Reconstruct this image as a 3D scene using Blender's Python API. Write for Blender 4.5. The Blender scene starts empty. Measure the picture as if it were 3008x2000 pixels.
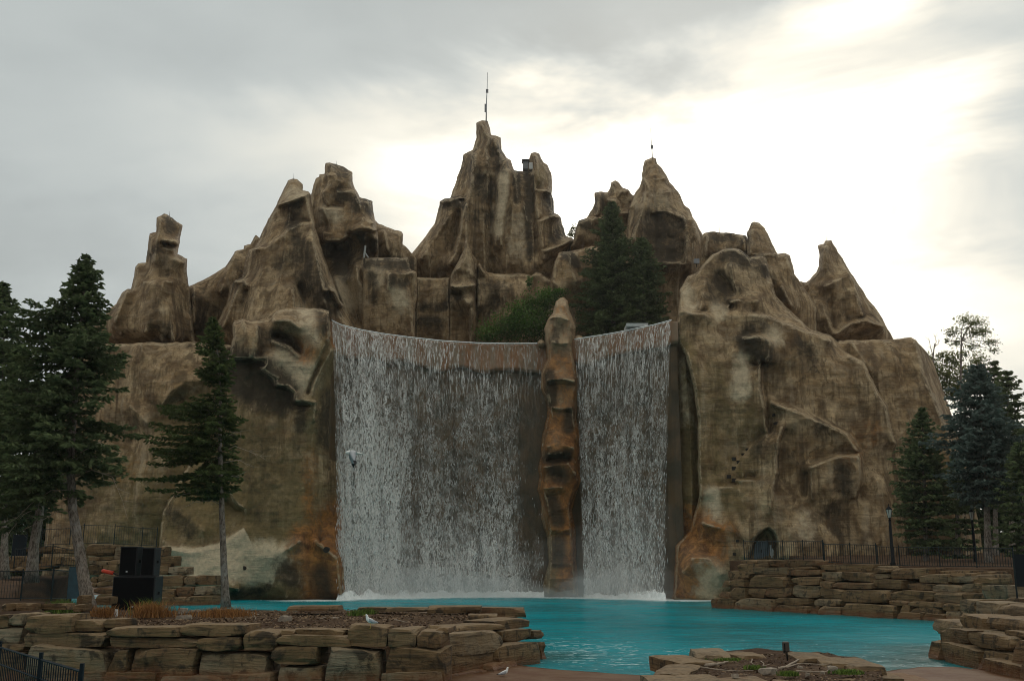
import bpy, math, random
import numpy as np
from mathutils import Vector
from mathutils.geometry import delaunay_2d_cdt

# ------------------------------------------------------------------ camera, sky, sun, exposure
SC = bpy.context.scene
COL = SC.collection
FPX, CX, CY = 3062.0, 1504.0, 1000.0           # focal length and centre, in pixels of the 3008 wide photograph
PITCH = math.atan(667.0 / FPX)
EYE = 2.9                                      # metres above the pool
cam_data = bpy.data.cameras.new('camera')
cam_data.sensor_width = 36.0
cam_data.lens = 36.0 * FPX / 3008.0
cam_data.clip_start, cam_data.clip_end = 0.1, 6000.0
cam = bpy.data.objects.new('camera', cam_data)
COL.objects.link(cam)
cam.location = (0, 0, EYE)
cam.rotation_euler = (math.pi / 2 + PITCH, 0, 0)
SC.camera = cam

SUN_EL, SUN_AZ = math.radians(22.5), math.radians(10.5)   # behind the cloud, ahead and to the right
SUN_DIR = (math.sin(SUN_AZ) * math.cos(SUN_EL), math.cos(SUN_AZ) * math.cos(SUN_EL), math.sin(SUN_EL))


class NT:
    """small node-tree builder"""
    def __init__(self, tree):
        self.t = tree
        self.n = tree.nodes
        self.n.clear()

    def node(self, typ, **kw):
        nd = self.n.new(typ)
        for k, v in kw.items():
            if k.startswith('i_'):
                key = k[2:]
                key = int(key) if key.isdigit() else key.replace('_', ' ')
                self.set(nd, key, v)
            else:
                setattr(nd, k, v)
        return nd

    def set(self, nd, key, v):
        sock = nd.inputs[key]
        if hasattr(v, 'is_output'):
            self.t.links.new(v, sock)
        elif isinstance(v, bpy.types.Node):
            self.t.links.new(v.outputs[0], sock)
        else:
            if sock.type == 'RGBA' and isinstance(v, (tuple, list)) and len(v) == 3:
                v = (*v, 1)
            sock.default_value = v

    def math(self, op, a, b=None, c=None, clamp=False):
        nd = self.n.new('ShaderNodeMath')
        nd.operation = op
        nd.use_clamp = clamp
        self.set(nd, 0, a)
        if b is not None:
            self.set(nd, 1, b)
        if c is not None:
            self.set(nd, 2, c)
        return nd.outputs[0]

    def vmath(self, op, a, b=None):
        nd = self.n.new('ShaderNodeVectorMath')
        nd.operation = op
        self.set(nd, 0, a)
        if b is not None:
            self.set(nd, 1, b)
        return nd.outputs['Value'] if op in ('DOT_PRODUCT', 'LENGTH', 'DISTANCE') else nd.outputs[0]

    def mix(self, fac, a, b, mode='MIX'):
        nd = self.n.new('ShaderNodeMix')
        nd.data_type = 'RGBA'
        nd.blend_type = mode
        nd.clamp_factor = True
        self.set(nd, 0, fac)
        self.set(nd, 6, a)
        self.set(nd, 7, b)
        return nd.outputs[2]

    def ramp(self, x, lo, hi, a=0.0, b=1.0, smooth=True):
        nd = self.n.new('ShaderNodeMapRange')
        nd.interpolation_type = 'SMOOTHSTEP' if smooth else 'LINEAR'
        self.set(nd, 0, x)
        for i, v in enumerate((lo, hi, a, b)):
            self.set(nd, i + 1, v)
        return nd.outputs[0]

    def noise(self, vec, scale=1.0, detail=4.0, rough=0.55, dist=0.0, out=0):
        nd = self.n.new('ShaderNodeTexNoise')
        self.set(nd, 'Vector', vec)
        self.set(nd, 'Scale', scale)
        self.set(nd, 'Detail', detail)
        self.set(nd, 'Roughness', rough)
        self.set(nd, 'Distortion', dist)
        return nd.outputs[out]

    def scaled(self, vec, s):
        return self.vmath('MULTIPLY', vec, s)

    def attr(self, name, out='Color'):
        nd = self.n.new('ShaderNodeAttribute')
        nd.attribute_name = name
        return nd.outputs[out]

    def sep(self, col):
        nd = self.n.new('ShaderNodeSeparateColor')
        self.set(nd, 0, col)
        return nd.outputs

    def sepx(self, v):
        nd = self.n.new('ShaderNodeSeparateXYZ')
        self.set(nd, 0, v)
        return nd.outputs

    def comb(self, x, y, z):
        nd = self.n.new('ShaderNodeCombineXYZ')
        for i, v in enumerate((x, y, z)):
            self.set(nd, i, v)
        return nd.outputs[0]

    def bump(self, h, strength=0.5, dist=0.1, normal=None):
        nd = self.n.new('ShaderNodeBump')
        self.set(nd, 'Height', h)
        self.set(nd, 'Strength', strength)
        self.set(nd, 'Distance', dist)
        if normal is not None:
            self.set(nd, 'Normal', normal)
        return nd.outputs[0]


world = bpy.data.worlds.new('World')
SC.world = world
world.use_nodes = True
w = NT(world.node_tree)
gen = w.node('ShaderNodeTexCoord').outputs['Generated']
sky = w.node('ShaderNodeTexSky', sky_type='NISHITA', sun_disc=False)
sky.sun_elevation, sky.sun_rotation = SUN_EL, SUN_AZ
sky.air_density, sky.dust_density = 1.0, 2.5
sx, sy, sz = w.sepx(gen)
# a cloud deck: the direction projected on a plane high above
zz = w.math('ADD', w.math('MAXIMUM', sz, 0.0), 0.22)
deck = w.comb(w.math('DIVIDE', sx, zz), w.math('DIVIDE', sy, zz), 0.0)
big = w.noise(w.vmath('ADD', deck, (3.1, 1.7, 0)), 0.75, 5, 0.5, 0.25)
fine = w.noise(w.vmath('ADD', w.scaled(deck, (1, 1.5, 1)), (7.3, 0.4, 2)), 1.7, 7, 0.52, 0.3)
thick = w.math('ADD', w.math('MULTIPLY', big, 0.62), w.math('MULTIPLY', fine, 0.38))
toward = w.vmath('DOT_PRODUCT', gen, SUN_DIR)
edge_n = w.noise(w.vmath('ADD', w.scaled(gen, (1.0, 1.0, 2.2)), (4.2, 0.3, 1.1)), 2.6, 6, 0.55, 0.4)
bank = w.ramp(w.math('ADD', sz, w.math('MULTIPLY', w.math('SUBTRACT', edge_n, 0.5), 0.34)), 0.385, 0.47)   # a thicker deck above, thinning towards the low sun
glow_wide = w.ramp(toward, 0.84, 0.99)
glow_tight = w.ramp(toward, 0.930, 0.994)
clear = w.math('SUBTRACT', 1.0, w.math('MULTIPLY', bank, 0.97))
thin = w.ramp(thick, 0.58, 0.40)
streak = w.noise(w.vmath('ADD', w.scaled(gen, (1.3, 1.0, 4.5)), (1.9, 6.3, 0.7)), 2.1, 6, 0.55, 0.5)
lum = w.ramp(thick, 0.38, 0.62, 0.58, 0.41)
lum = w.math('ADD', lum, w.math('MULTIPLY', w.math('MULTIPLY', glow_wide, clear), w.math('MULTIPLY_ADD', thin, 0.22, 0.14)))
lum = w.math('ADD', lum, w.math('MULTIPLY', w.math('MULTIPLY', glow_tight, clear), w.ramp(streak, 0.36, 0.60, 0.85, 0.18)))
lum = w.math('MULTIPLY', lum, w.ramp(sz, 0.48, 0.95, 1.0, 1.9))         # an overcast sky is brightest overhead
lum = w.math('ADD', lum, w.math('MULTIPLY', w.ramp(sz, 0.34, 0.0, 0.0, 0.22), w.ramp(streak, 0.35, 0.62, 1.2, 0.6)))
tint = w.mix(w.ramp(lum, 0.5, 0.95), (0.925, 1.0, 0.985), (1.0, 0.975, 0.86))
cloud = w.vmath('SCALE', tint)
w.set(cloud.node, 'Scale', w.math('MULTIPLY', lum, 10.0))
skymix = w.mix(0.96, sky.outputs[0], cloud)
bg = w.node('ShaderNodeBackground', i_Color=skymix, i_Strength=0.1)
w.t.links.new(bg.outputs[0], w.node('ShaderNodeOutputWorld').inputs[0])

sun_data = bpy.data.lights.new('sun', 'SUN')
sun_data.energy, sun_data.angle, sun_data.color = 0.8, math.radians(25), (1.0, 0.95, 0.86)
sun = bpy.data.objects.new('sun', sun_data)
COL.objects.link(sun)
sun.location = (20, 90, 80)
sun.rotation_euler = Vector(SUN_DIR).to_track_quat('Z', 'Y').to_euler()

SC.view_settings.view_transform = 'Standard'
SC.view_settings.look = 'None'
SC.view_settings.exposure = 0.0
SC.view_settings.gamma = 1.0
SC.cycles.use_denoising = True
SC.cycles.filter_width = 1.0
SC.cycles.max_bounces = 6
SC.cycles.transparent_max_bounces = 16
SC.cycles.volume_bounces = 1

# ------------------------------------------------------------------ geometry helpers
CP, SP = math.cos(PITCH), math.sin(PITCH)


def ray(px, py):
    px, py = np.asarray(px, float), np.asarray(py, float)
    u, v = (px - CX) / FPX, -(py - CY) / FPX
    return u, CP - SP * v, SP + CP * v


def P(px, py, Y):
    """the point seen at a pixel of the photograph, at depth Y"""
    dx, dy, dz = ray(px, py)
    k = Y / dy
    return np.stack(np.broadcast_arrays(dx * k, dy * k, EYE + dz * k), -1)


def PZ(px, py, Z):
    """the point seen at a pixel, on the level Z"""
    dx, dy, dz = ray(px, py)
    k = (Z - EYE) / dz
    return np.stack(np.broadcast_arrays(dx * k, dy * k, EYE + dz * k), -1)


def PL(px, py, a, b, back=0.0):
    """the point seen at a pixel, on the upright plane through ground points a and b (shifted away by back)"""
    n = np.array([-(b[1] - a[1]), b[0] - a[0]])
    n = n / np.linalg.norm(n)
    if n[1] < 0:
        n = -n
    dx, dy, dz = ray(px, py)
    k = (n[0] * a[0] + n[1] * a[1] + back) / (n[0] * dx + n[1] * dy)
    return np.stack(np.broadcast_arrays(dx * k, dy * k, EYE + dz * k), -1)


def hsh(ix, iy, iz, seed):
    h = (ix * 374761393 + iy * 668265263 + iz * 2147483647 + seed * 1274126177) & 0xFFFFFFFF
    h = ((h ^ (h >> 13)) * 1274126177) & 0xFFFFFFFF
    return ((h ^ (h >> 16)) & 0xFFFFFF) / float(0xFFFFFF)


def vnoise(p, seed=0):
    """value noise, -1..1, of points (n,3)"""
    p = np.asarray(p, float)
    i = np.floor(p).astype(np.int64)
    f = p - i
    f = f * f * (3 - 2 * f)
    r = np.zeros(len(p))
    for a in (0, 1):
        for b in (0, 1):
            for c in (0, 1):
                wgt = (f[:, 0] if a else 1 - f[:, 0]) * (f[:, 1] if b else 1 - f[:, 1]) * (f[:, 2] if c else 1 - f[:, 2])
                r += wgt * hsh(i[:, 0] + a, i[:, 1] + b, i[:, 2] + c, seed)
    return r * 2 - 1


def fbm(p, seed=0, octv=4, gain=0.5):
    p = np.asarray(p, float)
    r, amp = np.zeros(len(p)), 1.0
    for k in range(octv):
        r += amp * vnoise(p * 2 ** k + 17.3 * k, seed + k)
        amp *= gain
    return r


def mesh_from(name, verts, faces, smooth=True):
    """verts (n,3) array, faces: array (m,k) or list of arrays with different k"""
    me = bpy.data.meshes.new(name)
    verts = np.asarray(verts, np.float32)
    if isinstance(faces, np.ndarray):
        faces = [faces]
    faces = [np.asarray(f, np.int32) for f in faces if len(f)]
    nl = sum(f.size for f in faces)
    nf = sum(len(f) for f in faces)
    me.vertices.add(len(verts))
    me.vertices.foreach_set('co', verts.ravel())
    me.loops.add(nl)
    me.loops.foreach_set('vertex_index', np.concatenate([f.ravel() for f in faces]))
    me.polygons.add(nf)
    tot = np.concatenate([np.full(len(f), f.shape[1], np.int32) for f in faces])
    me.polygons.foreach_set('loop_start', np.concatenate([[0], np.cumsum(tot)[:-1]]).astype(np.int32))
    me.polygons.foreach_set('use_smooth', np.full(nf, smooth))
    me.update(calc_edges=True)
    return me


def set_color(me, name, arr):
    at = me.attributes.new(name, 'FLOAT_COLOR', 'POINT')
    arr = np.asarray(arr, np.float32)
    if arr.ndim == 1:
        arr = np.stack([arr, arr, arr, np.ones_like(arr)], -1)
    at.data.foreach_set('color', arr.ravel())


def add(name, me, mat=None, parent=None, loc=(0, 0, 0), rot=(0, 0, 0), scale=(1, 1, 1)):
    o = bpy.data.objects.new(name, me)
    COL.objects.link(o)
    if mat is not None and me is not None and not me.materials:
        me.materials.append(mat)
    if parent is not None:
        o.parent = parent
        loc = Vector(loc) - Vector(parent_world(parent))
    o.location, o.rotation_euler, o.scale = loc, rot, scale
    return o


def parent_world(o):
    v = Vector((0, 0, 0))
    while o is not None:
        v += o.location
        o = o.parent
    return v


def tag(o, label=None, cat=None, group=None, kind=None):
    for k, v in (('label', label), ('category', cat), ('group', group), ('kind', kind)):
        if v:
            o[k] = v
    return o


def empty(name, loc, label=None, cat=None, group=None):
    o = bpy.data.objects.new(name, None)
    COL.objects.link(o)
    o.location = loc
    o.empty_display_size = 0.3
    return tag(o, label, cat, group)


def local(verts, o):
    return np.asarray(verts) - np.array(parent_world(o))


def box_arrays(c, s):
    c, s = np.asarray(c, float), np.asarray(s, float) / 2
    v = np.array([[x, y, z] for x in (-1, 1) for y in (-1, 1) for z in (-1, 1)]) * s + c
    f = np.array([[0, 1, 3, 2], [4, 6, 7, 5], [0, 4, 5, 1], [2, 3, 7, 6], [0, 2, 6, 4], [1, 5, 7, 3]])
    return v, f


class MB:
    """collects pieces into one mesh"""
    def __init__(self):
        self.v, self.f, self.k = [], {}, 0

    def put(self, v, f):
        f = np.asarray(f)
        self.v.append(np.asarray(v, float))
        self.f.setdefault(f.shape[1], []).append(f + self.k)
        self.k += len(v)
        return self

    def box(self, c, s, rot=None):
        v, f = box_arrays((0, 0, 0), s)
        if rot is not None:
            v = v @ np.array(rot).T
        return self.put(v + np.asarray(c, float), f)

    def tube(self, pts, rad, seg=8, cap=True, squash=None):
        pts = np.asarray(pts, float)
        rad = np.broadcast_to(np.asarray(rad, float), (len(pts),))
        t = np.gradient(pts, axis=0)
        t /= np.linalg.norm(t, axis=1)[:, None] + 1e-9
        up = np.array([0, 0, 1.0]) if abs(t[:, 2]).mean() < 0.8 else np.array([0, 1.0, 0])
        a = np.cross(t, up)
        a /= np.linalg.norm(a, axis=1)[:, None] + 1e-9
        b = np.cross(t, a)
        th = np.arange(seg) * 2 * math.pi / seg
        sq = (1, 1) if squash is None else squash
        ring = pts[:, None] + rad[:, None, None] * (np.cos(th)[None, :, None] * a[:, None] * sq[0] + np.sin(th)[None, :, None] * b[:, None] * sq[1])
        n = len(pts)
        i = np.arange(n - 1)[:, None] * seg
        j = np.arange(seg)[None]
        k = (j + 1) % seg
        f = np.stack([i + j, i + k, i + seg + k, i + seg + j], -1).reshape(-1, 4)
        v = ring.reshape(-1, 3)
        k0 = self.k
        self.put(v, f)
        if cap:
            for r0, flip in ((0, True), ((n - 1) * seg, False)):
                idx = np.arange(seg) + r0
                if flip:
                    idx = idx[::-1]
                self.f.setdefault(seg, []).append(idx[None] + k0)
        return self

    def build(self, name, mat, parent=None, smooth=False, loc=None):
        v = np.concatenate(self.v)
        if parent is not None:
            base = np.array(parent_world(parent))
        elif loc is not None:
            base = np.asarray(loc, float)
        else:
            base = np.array([v[:, 0].mean(), v[:, 1].mean(), v[:, 2].min()])
        me = mesh_from(name, v - base, [np.concatenate(x) for x in self.f.values()], smooth)
        return add(name, me, mat, parent, base)


# ------------------------------------------------------------------ materials
def new_mat(name):
    m = bpy.data.materials.new(name)
    m.use_nodes = True
    return m, NT(m.node_tree)


def finish(t, shader, volume=None, disp=None):
    out = t.node('ShaderNodeOutputMaterial')
    if shader is not None:
        t.t.links.new(shader, out.inputs[0])
    if volume is not None:
        t.t.links.new(volume, out.inputs[1])


def bsdf(t, color, rough=0.8, normal=None, spec=0.3, **kw):
    b = t.node('ShaderNodeBsdfPrincipled', i_Base_Color=color, i_Roughness=rough)
    t.set(b, 'Specular IOR Level', spec)
    if normal is not None:
        t.set(b, 'Normal', normal)
    for k, v in kw.items():
        t.set(b, k.replace('_', ' '), v)
    return b.outputs[0]


def simple(name, color, rough=0.6, var=0.12, scale=6.0, metal=0.0, bump=0.0, spec=0.4):
    m, t = new_mat(name)
    pos = t.node('ShaderNodeNewGeometry').outputs['Position']
    n = t.noise(pos, scale, 5, 0.6)
    c = t.mix(t.ramp(n, 0.3, 0.7), tuple(x * (1 - var) for x in color), tuple(min(1, x * (1 + var)) for x in color))
    nor = t.bump(n, bump, 0.02) if bump else None
    finish(t, bsdf(t, c, t.ramp(n, 0.2, 0.8, rough * 0.85, min(1, rough * 1.15)), nor, spec, Metallic=metal))
    return m


def rock_material():
    m, t = new_mat('sculpted_concrete')
    pos = t.node('ShaderNodeNewGeometry').outputs['Position']
    stain = t.attr('stain')
    sr, sg, sb = t.sep(stain)[0:3]
    sa = t.attr('stain', 'Alpha')
    edge = t.sep(t.attr('edge'))[0]
    big = t.noise(pos, 0.11, 6, 0.6, 0.4)
    mid = t.noise(pos, 0.5, 8, 0.62, 0.6)
    grain = t.noise(pos, 3.2, 6, 0.65)
    warp = t.vmath('ADD', pos, t.vmath('SCALE', t.noise(pos, 0.6, 3, 0.5, 0, 1)))
    t.set(warp.node.inputs[1].links[0].from_node, 'Scale', 0.5)
    strata = t.noise(t.scaled(warp, (0.26, 0.26, 5.0)), 1.0, 5, 0.6)
    strata2 = t.noise(t.scaled(warp, (0.55, 0.55, 1.5)), 1.0, 4, 0.5)
    drip = t.noise(t.scaled(pos, (0.9, 0.9, 0.07)), 1.0, 5, 0.6, 0.3)
    drip2 = t.noise(t.scaled(pos, (2.6, 2.6, 0.16)), 1.0, 4, 0.6)
    c = t.mix(t.ramp(big, 0.34, 0.66), (0.330, 0.240, 0.140), (0.252, 0.165, 0.083))
    c = t.mix(t.math('MULTIPLY', t.ramp(mid, 0.46, 0.60), 0.85), c, (0.118, 0.071, 0.034))
    c = t.mix(t.math('MULTIPLY', t.ramp(mid, 0.46, 0.30), 0.75), c, (0.54, 0.415, 0.258))
    c = t.mix(t.math('MULTIPLY', t.ramp(strata, 0.52, 0.64), 0.40), c, (0.14, 0.096, 0.054))
    c = t.mix(t.math('MULTIPLY', t.ramp(strata2, 0.58, 0.36), 0.25), c, (0.42, 0.345, 0.24))
    c = t.mix(t.math('MULTIPLY', t.ramp(drip, 0.50, 0.64), 0.75), c, (0.092, 0.060, 0.032))
    c = t.mix(t.math('MULTIPLY', t.ramp(drip2, 0.55, 0.62), 0.55), c, (0.115, 0.072, 0.036))
    c = t.mix(t.math('MULTIPLY', t.ramp(drip, 0.44, 0.28), 0.30), c, (0.40, 0.345, 0.255))
    # stains with shapes of their own: algae (with painted hollow shade), pale efflorescence, rust, moss
    spot = t.noise(pos, 1.1, 8, 0.72, 0.7)
    nz = t.math('ADD', t.math('MULTIPLY', spot, 0.62), t.math('MULTIPLY', drip, 0.38))
    def band(x, k=1.0):
        return t.math('MULTIPLY', t.ramp(t.math('ADD', x, t.math('MULTIPLY', t.math('SUBTRACT', nz, 0.5), 2.8)), 0.15, 1.0), t.ramp(x, 0.0, 0.45, 0, k))
    c = t.mix(band(sa, 0.85), c, t.mix(spot, (0.10, 0.075, 0.030), (0.225, 0.165, 0.074)))
    c = t.mix(band(sg, 0.95), c, (0.52, 0.435, 0.31))
    
    rust = t.mix(t.ramp(spot, 0.38, 0.66), (0.115, 0.042, 0.013), (0.36, 0.155, 0.040))
    c = t.mix(band(sb, 0.85), c, rust)
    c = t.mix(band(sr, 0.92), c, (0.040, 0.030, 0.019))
    # hairline cracks in the sprayed skin
    cr = t.node('ShaderNodeTexVoronoi', feature='DISTANCE_TO_EDGE', i_Vector=t.vmath('ADD', t.scaled(pos, (1.0, 1.0, 0.62)), t.vmath('MULTIPLY', t.noise(pos, 0.8, 5, 0.65, 0, 1), (1.6, 1.6, 1.6))), i_Scale=0.21).outputs['Distance']
    crack = t.math('MULTIPLY', t.ramp(cr, 0.007, 0.002), t.ramp(big, 0.54, 0.62))
    c = t.mix(t.math('MULTIPLY', crack, 0.55), c, (0.05, 0.036, 0.022))
    c = t.mix(t.math('MULTIPLY', t.ramp(edge, 0.12, 0.75), t.ramp(spot, 0.62, 0.40, 0.0, 0.62)), c, (0.50, 0.41, 0.285))
    c = t.mix(0.30, c, t.mix(t.ramp(grain, 0.25, 0.75), (0.16, 0.13, 0.10), (0.74, 0.66, 0.54)), 'OVERLAY')
    h = t.math('ADD', t.math('MULTIPLY', strata, 0.4), t.math('MULTIPLY', grain, 0.3))
    h = t.math('SUBTRACT', t.math('ADD', h, t.math('MULTIPLY', mid, 0.7)), t.math('MULTIPLY', crack, 0.5))
    nor = t.bump(h, 0.85, 0.26)
    finish(t, bsdf(t, c, 0.85, nor, 0.25))
    return m


def wet_wall_material():
    m, t = new_mat('wet_concrete')
    pos = t.node('ShaderNodeNewGeometry').outputs['Position']
    band = t.sep(t.attr('band'))[0]
    mid = t.noise(pos, 0.45, 7, 0.6, 0.5)
    drip = t.noise(t.scaled(pos, (1.1, 1.1, 0.06)), 1.0, 5, 0.6)
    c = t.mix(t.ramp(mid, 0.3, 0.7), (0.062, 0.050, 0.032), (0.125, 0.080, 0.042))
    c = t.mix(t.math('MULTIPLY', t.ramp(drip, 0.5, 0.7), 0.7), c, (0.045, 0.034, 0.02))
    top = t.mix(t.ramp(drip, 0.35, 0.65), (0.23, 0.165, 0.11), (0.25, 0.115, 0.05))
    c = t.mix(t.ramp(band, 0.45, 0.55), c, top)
    nor = t.bump(t.math('ADD', mid, drip), 0.6, 0.15)
    finish(t, bsdf(t, c, 0.5, nor, 0.2))
    return m


def stone_material():
    m, t = new_mat('armour_stone')
    tc = t.node('ShaderNodeTexCoord').outputs['Object']
    rnd = t.node('ShaderNodeObjectInfo').outputs['Random']
    geo = t.node('ShaderNodeNewGeometry')
    pos = geo.outputs['Position']
    off = t.comb(t.math('MULTIPLY', rnd, 57.0), t.math('MULTIPLY', rnd, 31.0), t.math('MULTIPLY', rnd, 13.0))
    p = t.vmath('ADD', tc, off)
    big = t.noise(p, 0.9, 5, 0.6, 0.3)
    lay = t.noise(t.scaled(p, (0.7, 0.7, 7.5)), 1.0, 6, 0.62, 0.35)
    grain = t.noise(p, 9.0, 7, 0.65)
    blot = t.noise(p, 2.3, 6, 0.62, 0.5)
    drip = t.noise(t.scaled(p, (4.0, 4.0, 0.8)), 1.0, 4, 0.6)
    rb = t.math('FRACT', t.math('MULTIPLY', rnd, 7.31))
    base = t.mix(rnd, (0.092, 0.050, 0.021), (0.180, 0.112, 0.052))
    base = t.mix(t.ramp(rb, 0.72, 0.95), base, (0.25, 0.20, 0.135))
    base = t.mix(t.ramp(rb, 0.22, 0.05), base, (0.150, 0.072, 0.034))
    c = t.mix(t.ramp(big, 0.35, 0.68), base, (0.205, 0.132, 0.066))
    c = t.mix(t.math('MULTIPLY', t.ramp(lay, 0.50, 0.64), 0.7), c, (0.055, 0.036, 0.020))
    c = t.mix(t.math('MULTIPLY', t.ramp(blot, 0.52, 0.66), 0.85), c, (0.030, 0.022, 0.014))
    c = t.mix(t.math('MULTIPLY', t.ramp(drip, 0.56, 0.72), 0.6), c, (0.026, 0.021, 0.015))
    nz = t.sepx(geo.outputs['True Normal'])[2]
    pz = t.sepx(pos)[2]
    lich = t.math('MULTIPLY', t.ramp(nz, 0.55, 0.9), t.ramp(grain, 0.62, 0.36, 0.15, 0.7))
    c = t.mix(lich, c, (0.31, 0.225, 0.135))                                   # weathered, dusty tops
    wetrust = t.math('MULTIPLY', t.ramp(pz, 0.42, 0.12), t.ramp(blot, 0.30, 0.62, 0.3, 1.0))
    c = t.mix(t.math('MULTIPLY', wetrust, 0.8), c, (0.17, 0.062, 0.020))                               # rusty tide line
    c = t.mix(0.30, c, t.mix(grain, (0.1, 0.09, 0.08), (0.62, 0.58, 0.52)), 'OVERLAY')
    h = t.math('ADD', t.math('MULTIPLY', lay, 1.0), t.math('ADD', t.math('MULTIPLY', grain, 0.3), t.math('MULTIPLY', blot, 0.7)))
    nor = t.bump(h, 0.9, 0.11)
    finish(t, bsdf(t, c, t.ramp(pz, 0.25, 0.05, 0.88, 0.4), nor, 0.3))
    return m


def soil_material():
    m, t = new_mat('soil')
    pos = t.node('ShaderNodeNewGeometry').outputs['Position']
    a = t.noise(pos, 0.5, 5, 0.6)
    b = t.noise(pos, 14.0, 6, 0.7)
    v = t.node('ShaderNodeTexVoronoi', i_Vector=pos, i_Scale=26.0)
    c = t.mix(t.ramp(a, 0.35, 0.65), (0.052, 0.027, 0.015), (0.098, 0.060, 0.036))
    c = t.mix(t.math('MULTIPLY', t.ramp(b, 0.5, 0.68), 0.7), c, (0.15, 0.095, 0.058))
    c = t.mix(t.math('MULTIPLY', t.ramp(b, 0.48, 0.3), 0.8), c, (0.035, 0.022, 0.014))
    fleck = t.math('MULTIPLY', t.ramp(v.outputs['Distance'], 0.16, 0.08), t.ramp(t.sep(v.outputs['Color'])[0], 0.80, 0.86))
    c = t.mix(t.math('MULTIPLY', fleck, 0.8), c, (0.36, 0.28, 0.20))
    finish(t, bsdf(t, c, 0.95, t.bump(b, 0.9, 0.05), 0.1))
    return m


def water_material():
    m, t = new_mat('dyed_water')
    pos = t.node('ShaderNodeNewGeometry').outputs['Position']
    warp = t.noise(pos, 0.3, 3, 0.5, 0, 1)
    p = t.vmath('ADD', pos, warp)
    n1 = t.noise(t.scaled(p, (0.9, 1.7, 1.0)), 1.0, 5, 0.6, 0.5)
    n2 = t.noise(t.scaled(p, (3.0, 4.6, 1.0)), 1.0, 5, 0.65, 0.6)
    n3 = t.noise(pos, 0.07, 4, 0.5)
    foam = t.sep(t.attr('foam'))[0]  # foam at the falls, plus painted glints on the open pool
    c = t.mix(t.ramp(n3, 0.35, 0.62), (0.001, 0.165, 0.195), (0.001, 0.275, 0.325))
    c = t.mix(t.math('MULTIPLY', t.ramp(n1, 0.46, 0.66), 0.5), c, (0.003, 0.30, 0.35))
    sh = t.sep(t.attr('foam'))[1]
    c = t.mix(t.math('MULTIPLY', sh, t.ramp(n3, 0.3, 0.6, 0.9, 0.6)), c, (0.014, 0.052, 0.040))     # shallows over brown rock
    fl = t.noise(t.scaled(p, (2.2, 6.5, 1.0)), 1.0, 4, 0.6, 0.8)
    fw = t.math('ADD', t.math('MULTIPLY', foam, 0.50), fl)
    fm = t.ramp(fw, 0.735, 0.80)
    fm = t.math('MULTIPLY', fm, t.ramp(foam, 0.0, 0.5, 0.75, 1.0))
    c = t.mix(fm, c, (0.74, 0.82, 0.82))  # white for real foam and for the painted glints
    h = t.math('ADD', n1, t.math('MULTIPLY', n2, 0.45))
    nor = t.bump(h, 0.4, 0.12)
    finish(t, bsdf(t, c, t.math('ADD', 0.22, t.math('MULTIPLY', fm, 0.5)), nor, 0.06, IOR=1.33))
    return m


def curtain_material(name, off, k):
    """falling water: lace of bright strands with clear gaps between them"""
    m, t = new_mat(name)
    pos = t.vmath('ADD', t.node('ShaderNodeNewGeometry').outputs['Position'], off)
    d, low, _ = t.sep(t.attr('flow'))[0:3]
    jit = t.vmath('MULTIPLY', t.noise(t.scaled(pos, (1.4, 1.4, 0.9)), 1.0, 3, 0.6, 0, 1), (0.55, 0.55, 0.8))
    p = t.vmath('ADD', pos, jit)
    n1 = t.noise(t.scaled(p, (3.4, 3.4, 1.25)), 1.0, 4, 0.62, 0.9)
    lace = t.ramp(t.math('ABSOLUTE', t.math('SUBTRACT', n1, 0.5)), 0.075, 0.02)
    n2 = t.noise(t.scaled(p, (4.4, 4.4, 1.35)), 1.0, 4, 0.7, 0.5)
    drops = t.ramp(n2, 0.60, 0.70)
    strand = t.noise(t.scaled(pos, (6.0, 6.0, 0.5)), 1.0, 3, 0.6)
    veil = t.noise(t.scaled(pos, (0.75, 0.75, 0.07)), 1.0, 5, 0.6)
    clump = t.noise(t.scaled(p, (1.1, 1.1, 0.7)), 1.0, 4, 0.65)
    dd = t.math('MULTIPLY', d, t.ramp(veil, 0.36, 0.62, 0.55, 1.35))
    a = t.math('MULTIPLY', t.math('MAXIMUM', lace, drops), t.math('MULTIPLY_ADD', dd, 1.05, 0.06))
    a = t.math('MULTIPLY', a, t.ramp(t.math('ADD', clump, t.math('MULTIPLY', dd, 0.30)), 0.46, 0.70, 0.12, 1.25))
    a = t.math('ADD', a, t.math('MULTIPLY', t.ramp(strand, 0.52, 0.64), t.math('MULTIPLY', t.math('SUBTRACT', 1.0, low), 0.75)))
    a = t.math('ADD', a, t.math('MULTIPLY', t.math('MULTIPLY', dd, dd), t.math('MULTIPLY_ADD', low, 0.12, 0.0)))
    a = t.math('MULTIPLY', a, t.math('MULTIPLY', k, t.ramp(d, 0.0, 0.12)), clamp=True)
    df = t.node('ShaderNodeBsdfDiffuse', i_Color=(0.95, 0.92, 0.88))
    tl = t.node('ShaderNodeBsdfTranslucent', i_Color=(0.93, 0.91, 0.87))
    s = t.node('ShaderNodeMixShader')
    t.set(s, 0, 0.25); t.t.links.new(df.outputs[0], s.inputs[1]); t.t.links.new(tl.outputs[0], s.inputs[2])
    tr = t.node('ShaderNodeBsdfTransparent')
    mx = t.node('ShaderNodeMixShader')
    t.set(mx, 0, a); t.t.links.new(tr.outputs[0], mx.inputs[1]); t.t.links.new(s.outputs[0], mx.inputs[2])
    finish(t, mx.outputs[0])
    return m


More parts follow.
